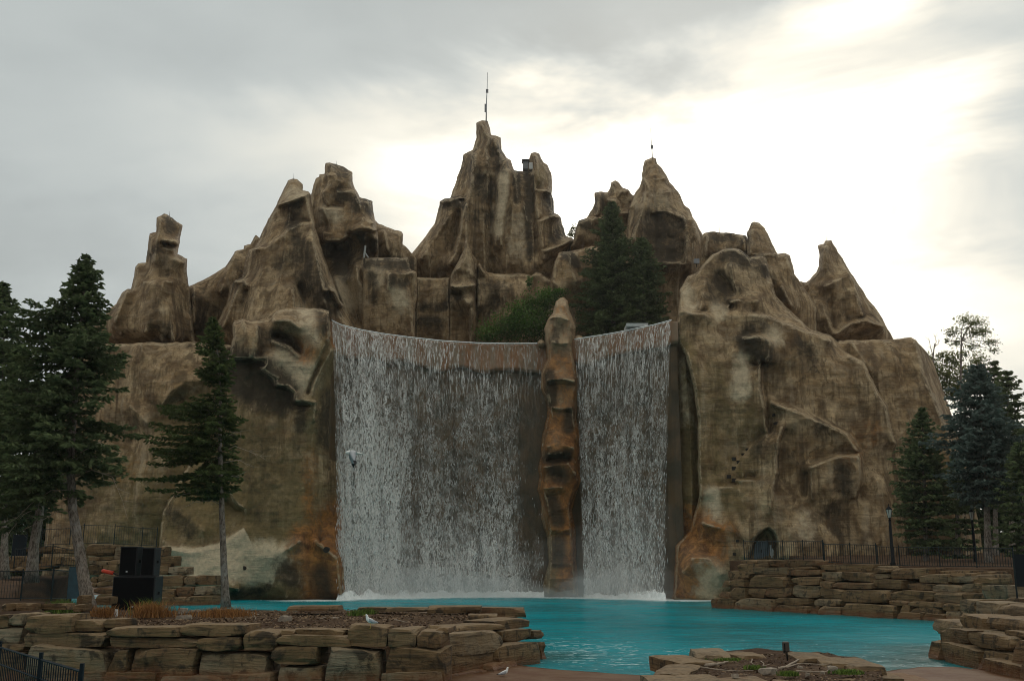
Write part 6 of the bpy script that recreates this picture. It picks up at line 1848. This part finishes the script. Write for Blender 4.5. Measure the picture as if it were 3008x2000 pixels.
z1 = cabinet('big square black loudspeaker at the bottom of the stack', 325, 1692, 457, 1790, 1.1, (389, 1781), SPZ - .05)
cabinet('upright black loudspeaker on the left of the stack top with a small badge', 348, 1604, 405, 1691.5, .8, (372, 1678), z1 + .004)
cabinet('upright narrower black loudspeaker on the right of the stack top', 411, 1607, 457, 1691.5, .8, None, z1 + .004)
ob = MB()
q0, q1 = P(299, 1675, SPY + .2), P(333, 1683, SPY + .2)
ob.tube([q0, q0 + (q1 - q0) * .1, q1], [.05, .085, .09], 12)
o = ob.build('orange_tube', M['orange'], None, True)
tag(o, 'bright orange-red tube sticking out left of the loudspeaker stack', 'tube')
MB().tube([q1, P(350, 1690, SPY + .2) - [0, 0, .0]], .03, 6).build('bracket', M['cabinet'], o)

# ------------------------------------------------------------------ small things on the soil
def grass(name, label, px, py, w_, h_, n, mat, seed, z=None, group='grass tufts on the soil'):
    rng = np.random.default_rng(seed)
    c = soil_at(px, py) if z is None else PZ(px, py, z)
    root = empty(name, c, label, 'grass', group)
    ww = w_ * c[1] / FPX
    hh = h_ * c[1] / FPX
    b = np.stack([rng.normal(0, .30, n) * ww, rng.normal(0, .25, n) * ww, np.zeros(n)], -1)
    lean = np.stack([rng.normal(0, .5, n), rng.normal(0, .5, n), np.ones(n)], -1)
    L = hh * rng.uniform(.4, 1.1, n)
    wd = rng.uniform(.008, .018, n)
    tip = b + lean * L[:, None] * np.array([.75, .75, .85])
    mid = b + lean * L[:, None] * np.array([.25, .25, .55])
    sd = np.stack([rng.normal(0, 1, n), rng.normal(0, .6, n), 0 * b[:, 0]], -1)
    sd /= np.linalg.norm(sd, axis=1)[:, None]
    v = np.stack([b - sd * wd[:, None], b + sd * wd[:, None], mid + sd * wd[:, None] * .7, mid - sd * wd[:, None] * .7, tip], 1).reshape(-1, 3)
    k = np.arange(n)[:, None] * 5
    me = mesh_from('blades', v, [np.concatenate([k + 0, k + 1, k + 2, k + 3], 1), np.concatenate([k + 3, k + 2, k + 4], 1)], False)
    tint = np.repeat(rng.uniform(0, 1, n), 5)
    set_color(me, 'tint', tint)
    tag(add('blades', me, M[mat], root, root.location), kind='stuff')
    return root


grass('grass_tuft', 'orange dry grass tuft between the leaning trunk and the loudspeakers', 306, 1812, 55, 42, 420, 'drygrass', 1)
grass('grass_tuft', 'tall mixed green and orange grass tuft right of the loudspeakers', 446, 1812, 85, 52, 700, 'drygrass', 2)
grass('grass_tuft', 'green blades standing up out of the tuft by the loudspeakers', 440, 1806, 70, 58, 160, 'greengrass', 3)
grass('grass_tuft', 'wide low orange grass tuft at the foot of the slender spruce', 655, 1812, 120, 34, 900, 'drygrass', 4)
grass('grass_tuft', 'leafy green weed beside the leaning trunk on the left', 182, 1800, 60, 46, 520, 'greengrass', 5)
grass('grass_tuft', 'small green tuft left of the standing gull', 1048, 1808, 40, 22, 200, 'greengrass', 6)
grass('grass_tuft', 'small green tuft behind the standing gull', 1088, 1804, 36, 22, 180, 'greengrass', 7)
grass('grass_tuft', 'bright green clump in the planter below the stake light', 2318, 1984, 34, 18, 260, 'greengrass', 8, PLZ)
grass('grass_tuft', 'mossy green patch on the right of the planter', 2490, 1978, 60, 16, 420, 'greengrass', 9, PLZ)
grass('grass_tuft', 'mossy green patch at the back left of the planter', 2140, 1938, 70, 9, 260, 'greengrass', 10, PLZ)
grass('grass_tuft', 'thin green tuft in the middle of the planter', 2212, 1964, 44, 16, 160, 'greengrass', 11, PLZ)


def stick(label, pts, r, name='stick', z=None):
    rng = np.random.default_rng(len(label) + int(pts[0][0]))
    p3 = []
    for a, b in pts:
        q = soil_at(a, b) if z is None else PZ(a, b, z)
        p3.append(np.array(q) + [0, 0, r * .8])
    p3 = np.array(p3)
    s = np.linspace(0, 1, len(p3) * 3)
    path = np.stack([np.interp(s, np.linspace(0, 1, len(p3)), p3[:, k]) for k in range(3)], -1) + rng.normal(0, r * .35, (len(s), 3)) * [1, 1, .3]
    o = MB().tube(path, r * (1 - .6 * s), 6).build(name, M['twig'], None, True)
    return tag(o, label, 'stick', 'sticks and roots on the soil')


stick('pale dry stick lying behind the standing gull below the back slabs', [(1235, 1801), (1290, 1800), (1325, 1797), (1340, 1788)], .03)
stick('short dark stick on the soil right of the standing gull', [(1122, 1823), (1165, 1822), (1195, 1829)], .03)
stick('thin crooked stick on the soil left of the two green tufts', [(940, 1818), (965, 1813), (995, 1815)], .022)
stick('thin pale twig near the orange tuft of the slender spruce', [(720, 1818), (730, 1830), (735, 1837)], .018)
stick('pale twig pointing at the top block right of the slender spruce', [(745, 1805), (752, 1815), (748, 1822)], .018)
stick('low dark root on the soil right of the slender spruce', [(760, 1807), (740, 1802), (715, 1800)], .03)
stick('long crooked root running diagonally across the planter', [(2290, 1966), (2320, 1955), (2345, 1940), (2358, 1934)], .035, z=PLZ)
stick('thin root curving right across the planter', [(2310, 1962), (2350, 1949), (2400, 1952), (2440, 1955)], .02, z=PLZ)
stick('bleached driftwood piece on the left of the planter', [(2075, 1958), (2105, 1954), (2140, 1947)], .05, z=PLZ)
stick('dark twisted root across the middle of the planter', [(2060, 1960), (2110, 1968), (2170, 1972), (2215, 1970)], .018, z=PLZ)
stick('wiry root near the stake light', [(2235, 1942), (2245, 1950), (2240, 1958), (2262, 1950)], .015, z=PLZ)
stick('second wiry root near the stake light', [(2210, 1936), (2206, 1946), (2216, 1952)], .014, z=PLZ)
stick('dark root low on the right side of the planter', [(2340, 1972), (2390, 1974), (2425, 1976), (2440, 1962)], .022, z=PLZ)


def pebble(label, px, py, w_, z=None, flat=.5, mat='pebble'):
    SEED[0] += 1
    q = soil_at(px, py) if z is None else PZ(px, py, z)
    s = w_ * q[1] / FPX
    me = stone_mesh('pebble', s, s * .8, s * flat, SEED[0], 5, 4, 4, 1.4)
    o = add('loose_rock', me, M[mat], None, q + [0, 0, s * flat * .35], (0, 0, SEED[0] * .7))
    return tag(o, label, 'rock', 'loose rocks on the soil')


pebble('flat grey rock on the soil between the two orange tufts', 538, 1801, 34)
pebble('dark thin rock left of the wide orange tuft', 575, 1796, 24, None, .3)
pebble('flat dark rock on the soil just above the front blocks left', 540, 1817, 42, None, .25)
pebble('knobbly grey rock in the middle of the island soil', 838, 1822, 32, None, .5)
pebble('dark lump of rock on the soil left of the gull', 985, 1822, 22, None, .5)
pebble('flat grey rock in the middle of the planter', 2255, 1976, 44, PLZ, .4)
pebble('round dark rock on the right side of the planter', 2446, 1969, 30, PLZ, .5)
pebble('small pale rock low in the planter', 2160, 1988, 18, PLZ, .7)
pebble('small pale rock right of the bright green clump', 2372, 1985, 14, PLZ, .7)
pebble('small tan rock under the thin roots in the planter', 2350, 1962, 12, PLZ, .7)
pebble('small tan rock near the right root in the planter', 2420, 1978, 12, PLZ, .6)
pebble('tiny white rock on the soil above the front blocks', 742, 1839, 6, None, .7, 'paper')
pebble('small white rock wedged under the gull\'s block', 1035, 1894, 11, .62, .7, 'paper')

# litter on the soil: bark chips, needles, bits of straw
def litter(name, label, pts, zf, seed, smin, smax, mat):
    rng = np.random.default_rng(seed)
    n = len(pts)
    z = zf(pts[:, 0], pts[:, 1])
    c = np.stack([pts[:, 0], pts[:, 1], z + rng.uniform(0.004, 0.02, n)], -1)
    d = np.stack([rng.normal(0, 1, n), rng.normal(0, 1, n), rng.normal(0, .25, n)], -1)
    L = rng.uniform(smin, smax, n)
    v, f, tn = blades(c, d, L, L * rng.uniform(.12, .6, n), rng, rng.uniform(0, 1, n), 1)
    base = np.array([pts[:, 0].mean(), pts[:, 1].mean(), z.mean()])
    me = mesh_from(name, v - base, f, False)
    set_color(me, 'tint', tn)
    return tag(add(name, me, M[mat], None, base), label, 'litter', None, 'stuff')


rl = np.random.default_rng(55)
M['chips'] = leaf_material('bark_chips', (0.030, 0.016, 0.009), (0.27, 0.175, 0.10), 0.0)
isl_a = np.array([q[:2] for q in isl[:16]])
cand = np.stack([rl.uniform(-20, 3, 26000), rl.uniform(28, 46, 26000)], -1)
cand = cand[in_poly(cand[:, 0], cand[:, 1], isl_a)]
litter('soil_litter', 'bark chips and dry needles strewn over the island soil', cand, soil_z, 71, .04, .16, 'chips')
cand = np.stack([rl.uniform(2, 14, 9000), rl.uniform(20, 31, 9000)], -1)
cand = cand[in_poly(cand[:, 0], cand[:, 1], np.array(po))]
litter('soil_litter', 'twigs and bark chips strewn over the planter soil', cand, lambda x, y: 0.50 + 0.05 * fbm(np.stack([x * 1.5, y * 1.5, 0 * x], -1), 14, 4), 72, .03, .13, 'chips')

# stake light in the planter
q = PZ(2313, 1940, PLZ)
sl = empty('stake_light', q, 'dark brown spotlight on a short stake in the planter', 'garden light')
h = float(P(2312, 1884, q[1])[2])
MB().tube([q, (q[0], q[1], h - .18)], .018, 6).build('stake', M['lamp'], sl, True)
hd = MB().box((q[0] - .02, q[1], h - .12), (.155, .16, .25)).build('lamp_head', simple('brown_housing', (.06, .045, .035), .6), sl)
hd.modifiers.new('bevel', 'BEVEL').width = .02
MB().box((q[0] - .07, q[1] - .02, h - .16), (.03, .13, .24)).build('visor', M['lamp'], sl)

# little junction box by the loudspeakers
q = soil_at(339, 1812)
jb = MB().box(q + [0, 0, .15], (.12, .1, .28)).build('junction_box', M['whitebox'], None)
tag(jb, 'small pale box with a dark side standing in front of the loudspeakers', 'box')
MB().box(q + [-.085, .0, .14], (.05, .1, .26)).build('cover', M['cabinet'], jb)

# teal board behind the leaning trunk, dark panels
q = soil_at(214, 1758)
tb = MB().box(q + [0, 0, .72], (.55, .05, 1.42)).build('teal_board', M['teal'], None)
tag(tb, 'plain dark teal board standing beside the leaning trunk on the left', 'board')
MB().box(q + [.285, 0, .72], (.03, .07, 1.46)).build('frame', M['fence'], tb)
for k, (x0, y0, x1, y1, Y, lab) in enumerate(((2985, 1627, 3030, 1722, 38, 'dark blue mesh panel cut by the right edge'), (34, 1570, 80, 1632, 80, 'dark blue panel behind the left fence'))):
    a, b = P(x0, y1, Y), P(x1, y0, Y)
    p_ = MB().box(((a[0] + b[0]) / 2, Y, (a[2] + b[2]) / 2), (b[0] - a[0], .05, b[2] - a[2])).build('panel', M['navy'], None)
    tag(p_, lab, 'panel')
    MB().tube([(a[0], Y, a[2] - (.8 if k == 0 else .4)), (a[0], Y, b[2] + .05)], .035, 6).build('post', M['fence'], p_)
    MB().tube([(b[0], Y, a[2] - (.8 if k == 0 else .4)), (b[0], Y, b[2] + .05)], .035, 6).build('post', M['fence'], p_)

# ------------------------------------------------------------------ on the mountain: masts, boxes, door, holes
def mast(label, pts, Y, r, extras=()):
    p3 = [P(a, b, Y) for a, b in pts]
    root = empty('lightning_mast', p3[0], label, 'mast', 'thin masts on the peaks')
    MB().tube(p3, np.linspace(r, r * .35, len(p3)), 6).build('pole', M['mast'], root, True)
    for a, b, w_, h_ in extras:
        c = P(a, b, Y)
        MB().box(c, (w_, .12, h_)).build('bracket', M['greybox'], root)
    return root


mast('tall antenna mast on the highest central peak', [(1428, 360), (1429, 300), (1431, 260), (1432, 214)], 134, .09, ((1431, 268, .35, .5), (1426, 318, .25, 1.2)))
mast('thin antenna on the cone-shaped peak right of centre', [(1917, 470), (1914, 425), (1911, 378)], 127, .045, ((1915, 432, .3, .5),))
for a, b, c_, Y, lab in ((498, 633, 621, 111.5, 'tiny rod on the left tower'), (863, 527, 509, 112, 'tiny rod on the left main peak'), (989, 484, 473, 120, 'tiny rod on the second left peak'), (2114, 684, 664, 116.5, 'tiny rod on the flat block of the right group'), (2209, 658, 645, 112.5, 'tiny rod on the rounded thumb of the right group'), (2429, 708, 693, 117.5, 'tiny rod on the far right peak')):
    mast(lab, [(a, b + 4), (a, c_)], Y, .035)
c0, c1 = P(1536, 502, 134.6), P(1552, 473, 134.6)
eb = empty('equipment_box', ((c0[0] + c1[0]) / 2, 134.6, c0[2]), 'grey equipment box on the notch of the central tower', 'equipment box')
MB().box(((c0[0] + c1[0]) / 2, 134.6, (c0[2] + c1[2]) / 2), (c1[0] - c0[0], 1.0, c1[2] - c0[2] - .2)).build('housing', M['greybox'], eb)
MB().box(((c0[0] + c1[0]) / 2, 134.5, c1[2] - .12), (c1[0] - c0[0] + .25, 1.2, .2)).build('lid', M['lamp'], eb)
MB().box((c1[0] + .35, 134.6, (c0[2] + c1[2]) / 2 - .15), (.5, .9, c1[2] - c0[2] - .5)).build('side_panel', M['whitebox'], eb)
sl_ = MB()
a, b = P(1842, 983, 104.8), P(1905, 963, 104.8)
sl_.box(((a[0] + b[0]) / 2, 106.2, LIP_Z + .75), (b[0] - a[0], 2.4, .35))
so = sl_.build('concrete_slab', M['slab'], None)
tag(so, 'pale concrete slab lying on the lip of the right waterfall', 'slab')
MB().box(((a[0] + b[0]) / 2, 106.4, LIP_Z + .4), (b[0] - a[0] - .5, 1.4, .4)).build('support', M['greybox'], so)
fl = empty('floodlight', P(2046, 772, 106.5), 'small grey floodlight on the shoulder left of the right rock group', 'floodlight')
c = P(2046, 768, 106.5)
MB().tube([P(2047, 785, 106.8), c], .05, 6).build('bracket', M['lamp'], fl)
MB().box(c, (.55, .4, .5)).build('housing', M['greybox'], fl)
pk = MB().tube([P(1069, 757, 118), P(1071, 740, 118), P(1073, 722, 118)], .12, 4).build('timber_prop', M['slab'], None)
tag(pk, 'pale timber prop leaning under the round hollow of the left peaks', 'timber')
MB().tube([P(1072, 742, 118), P(1082, 757, 118)], .08, 4).build('brace', M['slab'], pk)


def depth_of(px, py, key):
    lo, D, v2, Y = SURF[key]
    return float(Y[np.argmin((v2[:, 0] - px) ** 2 + (v2[:, 1] - py) ** 2)])


BUT = 'rock_buttress20'
dY = depth_of(2240, 1620, BUT) - .25
d0, d1 = P(2208, 1648, dY), P(2257, 1588, dY)
dr = empty('metal_door', ((d0[0] + d1[0]) / 2, dY, d0[2]), 'blue-grey metal double door in the arched opening at the mountain foot', 'door')
for k in (0, 1):
    wdt = (d1[0] - d0[0]) / 2
    lf = MB().box((d0[0] + wdt * (k + .5), dY, (d0[2] + d1[2]) / 2), (wdt - .03, .08, d1[2] - d0[2])).build('door_leaf', M['door'], dr)
    MB().box((d0[0] + wdt + (.12 if k else -.12), dY - .07, (d0[2] + d1[2]) / 2), (.06, .06, .3)).build('handle', M['lamp'], lf)
e0, e1 = P(2262, 1648, dY), P(2278, 1600, dY)
MB().box(((e0[0] + e1[0]) / 2, dY + .05, (e0[2] + e1[2]) / 2), (e1[0] - e0[0], .1, e1[2] - e0[2])).build('side_panel', M['whitebox'], dr)
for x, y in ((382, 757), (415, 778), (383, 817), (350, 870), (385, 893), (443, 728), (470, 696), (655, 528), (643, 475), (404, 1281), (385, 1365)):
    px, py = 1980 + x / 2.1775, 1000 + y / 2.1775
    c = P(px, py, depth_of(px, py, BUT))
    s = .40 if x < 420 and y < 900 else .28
    MB().box(c + [0, .32, 0], (s, .8, s * .85)).build('drain_hole', M['hole'], MOUNT)  # solid box, its dark colour standing for shade in the hole
LBUT = 'rock_buttress22'
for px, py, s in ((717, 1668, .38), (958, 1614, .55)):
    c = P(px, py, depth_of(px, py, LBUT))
    MB().tube([c + [0, -.06, 0], c + [0, .8, 0]], s / 2, 10).build('pipe_outlet', M['hole'], MOUNT)  # closed tube, the dark end painted for the shade inside


# ------------------------------------------------------------------ gulls
def loft(rings, seg=10):
    """rings: (centre, half width, half height, direction) along the body"""
    th = np.arange(seg) * 2 * math.pi / seg
    v = []
    for c, a, b, d in rings:
        d = np.array(d, float)
        d /= np.linalg.norm(d)
        sd = np.array([0, 1.0, 0])
        up = np.cross(d, sd)
        up *= np.sign(up[2]) if abs(up[2]) > .05 else 1
        v.append(np.array(c) + a * np.cos(th)[:, None] * sd + b * np.sin(th)[:, None] * up)
    n = len(rings)
    i = np.arange(n - 1)[:, None] * seg
    j = np.arange(seg)[None]
    f = np.stack([i + j, i + (j + 1) % seg, i + seg + (j + 1) % seg, i + seg + j], -1).reshape(-1, 4)
    return np.concatenate(v), f, [np.arange(seg)[::-1][None], (np.arange(seg) + (n - 1) * seg)[None]]


def gull_body(root, R, scale, rings, mat, name='body'):
    v, f, caps = loft(rings)
    v = (v * scale) @ R.T
    me = mesh_from(name, v, [f] + caps, True)
    o = add(name, me, M[mat], root, root.location)
    s = o.modifiers.new('smooth', 'SUBSURF'); s.levels = s.render_levels = 1
    return o


def Rz(a):
    return np.array([[math.cos(a), -math.sin(a), 0], [math.sin(a), math.cos(a), 0], [0, 0, 1]])


def standing_gull(label, foot, rz, scale, legs=True):
    root = empty('gull', foot, label, 'bird', 'gulls')
    R = Rz(rz)
    z = .10 if legs else .01
    rings = [((-.20, 0, z + .055), .012, .010, (1, 0, .1)), ((-.14, 0, z + .065), .035, .028, (1, 0, .1)), ((-.07, 0, z + .085), .062, .055, (1, 0, .15)), ((0, 0, z + .105), .072, .072, (1, 0, .3)), ((.06, 0, z + .135), .060, .066, (1, 0, .7)), ((.092, 0, z + .175), .042, .045, (.5, 0, 1)),
             ((.10, 0, z + .215), .036, .038, (.4, 0, 1)), ((.108, 0, z + .245), .036, .038, (.8, 0, .8)), ((.128, 0, z + .262), .026, .026, (1, 0, .4)), ((.145, 0, z + .262), .010, .010, (1, 0, 0))]
    body = gull_body(root, R, scale, rings, 'gull')
    b = MB().tube([(.14, 0, z + .260), (.165, 0, z + .257), (.185, 0, z + .247)], [.011, .009, .003], 6)
    for sd in (-1, 1):
        wv_, wf_, wc_ = loft([((.05, sd * .058, z + .135), .012, .045, (1, 0, -.25)), ((0, sd * .070, z + .118), .014, .052, (1, 0, -.25)), ((-.08, sd * .060, z + .095), .012, .040, (1, 0, -.2)), ((-.16, sd * .030, z + .075), .008, .020, (1, 0, -.15)), ((-.20, sd * .018, z + .067), .005, .012, (1, 0, -.1))], 8)
        wing = add('wing', mesh_from('wing', (wv_ * scale) @ R.T, [wf_] + wc_, True), M['gullgrey'], root, root.location)
        tv, tf, tc_ = loft([((-.185, sd * .02, z + .072), .006, .013, (1, 0, -.1)), ((-.25, sd * .008, z + .058), .003, .005, (1, 0, -.1))], 6)
        add('wing_tip', mesh_from('wing_tip', (tv * scale) @ R.T, [tf] + tc_, True), M['gulldark'], wing, root.location)
        if legs:
            lv = MB().tube([(0, sd * .025, z + .05), (-.005, sd * .025, .05), (0, sd * .025, 0)], .006, 5).tube([(0, sd * .025, .004), (.05, sd * .03, .004)], .006, 4)
            vv_ = (np.concatenate(lv.v) * scale) @ R.T
            add('leg', mesh_from('leg', vv_, [np.concatenate(x) for x in lv.f.values()]), M['beak'], root, root.location)
        ev, ef = box_arrays((.125, sd * .027, z + .252), (.008, .008, .008))
        add('eye', mesh_from('eye', (ev * scale) @ R.T, ef), M['gulldark'], root, root.location)
    add('beak', mesh_from('beak', (np.concatenate(b.v) * scale) @ R.T, [np.concatenate(x) for x in b.f.values()]), M['beak'], root, root.location)
    return root


def drop_on(px, py, Y):
    """where the view ray meets the scene's stones: found by ray cast once everything stands"""
    bpy.context.view_layer.update()
    dg = bpy.context.evaluated_depsgraph_get()
    d = np.array(ray(px, py))
    ok, hit, *_ = SC.ray_cast(dg, Vector((0, 0, EYE)), Vector(d / np.linalg.norm(d)))
    return np.array(hit) if ok else P(px, py, Y)


standing_gull('white gull with grey wings standing on a front block of the island, facing left', drop_on(1088, 1846, 28), math.pi + .25, 1.0 * 39 / 3062 * 28.2 / .375)
standing_gull('white gull resting on the wet brown ledge at the bottom, facing right', PZ(1481, 1986, .05), .25, 27 / 3062 * 28.0 / .29, legs=False)
FG = P(1040, 1330, 30)
root = empty('gull', FG, 'white gull flying in front of the left waterfall with its wings swept down', 'bird', 'gulls')
R = Rz(math.pi + .2)
s = 1.05
gull_body(root, R, s, [(c_, a_ * 1.35, b_ * 1.5, d_) for c_, a_, b_, d_ in [((-.27, 0, -.025), .030, .004, (1, 0, .1)), ((-.20, 0, -.018), .022, .010, (1, 0, .1)), ((-.12, 0, -.008), .032, .026, (1, 0, .05)), ((-.02, 0, .008), .050, .042, (1, 0, .05)), ((.08, 0, .014), .050, .044, (1, 0, 0)), ((.15, 0, .012), .036, .034, (1, 0, -.05)),
                        ((.19, 0, .012), .030, .030, (1, 0, 0)), ((.22, 0, .008), .022, .022, (1, 0, 0)), ((.235, 0, .005), .010, .010, (1, 0, 0))]], 'gull')
b = MB().tube([(.23, 0, .004), (.26, 0, .0), (.28, 0, -.008)], [.010, .008, .003], 6)
add('beak', mesh_from('beak', (np.concatenate(b.v) * s) @ R.T, [np.concatenate(x) for x in b.f.values()]), M['beak'], root, root.location)
for sd, k in ((1, 1.0), (-1, 1.0)):
    # wing: root, wrist, tip; swept down
    st_ = [((.09, -.09), (sd * .04, .02)), ((.12, -.07), (sd * .15, .035)), ((.14, -.04), (sd * .25, -.03)), ((.10, -.045), (sd * .34, -.14)), ((.04, -.05), (sd * .40, -.25))]
    vs = []
    for (fx, bx), (yy, zz_) in st_:
        vs += [(fx, yy, zz_), ((fx + bx) / 2, yy, zz_ + .016), (bx, yy, zz_ - .004), ((fx + bx) / 2, yy, zz_ - .006)]
    vs = np.array(vs)
    n = len(st_)
    fs = np.array([[i * 4 + j, i * 4 + (j + 1) % 4, i * 4 + 4 + (j + 1) % 4, i * 4 + 4 + j] for i in range(n - 1) for j in range(4)])
    wg = add('wing', mesh_from('wing', (vs * s) @ R.T, fs, True), M['gullgrey'], root, root.location)
    tp = np.array([(.045, sd * .40, -.25), (.0, sd * .40, -.243), (-.052, sd * .40, -.252), (-.01, sd * .47, -.36), (-.04, sd * .455, -.34), (0, sd * .40, -.256)])
    add('wing_tip', mesh_from('wing_tip', (tp * s) @ R.T, np.array([[0, 1, 3], [1, 2, 4], [1, 4, 3], [0, 3, 5], [5, 3, 4], [5, 4, 2]]), False), M['gulldark'], wg, root.location)


# ------------------------------------------------------------------ the damp air
hz, ht_ = new_mat('haze')
pv = ht_.node('ShaderNodeVolumePrincipled', i_Color=(1.0, 0.98, 0.94), i_Density=0.00013, i_Anisotropy=0.6)
finish(ht_, None, pv.outputs[0])
hv, hf = box_arrays((0, 75, 28), (240, 190, 62))
tag(add('haze', mesh_from('haze', hv - np.array([0, 75, 28]), hf, False), hz, None, (0, 75, 28)), 'thin damp haze over the whole place', 'haze', None, 'stuff')
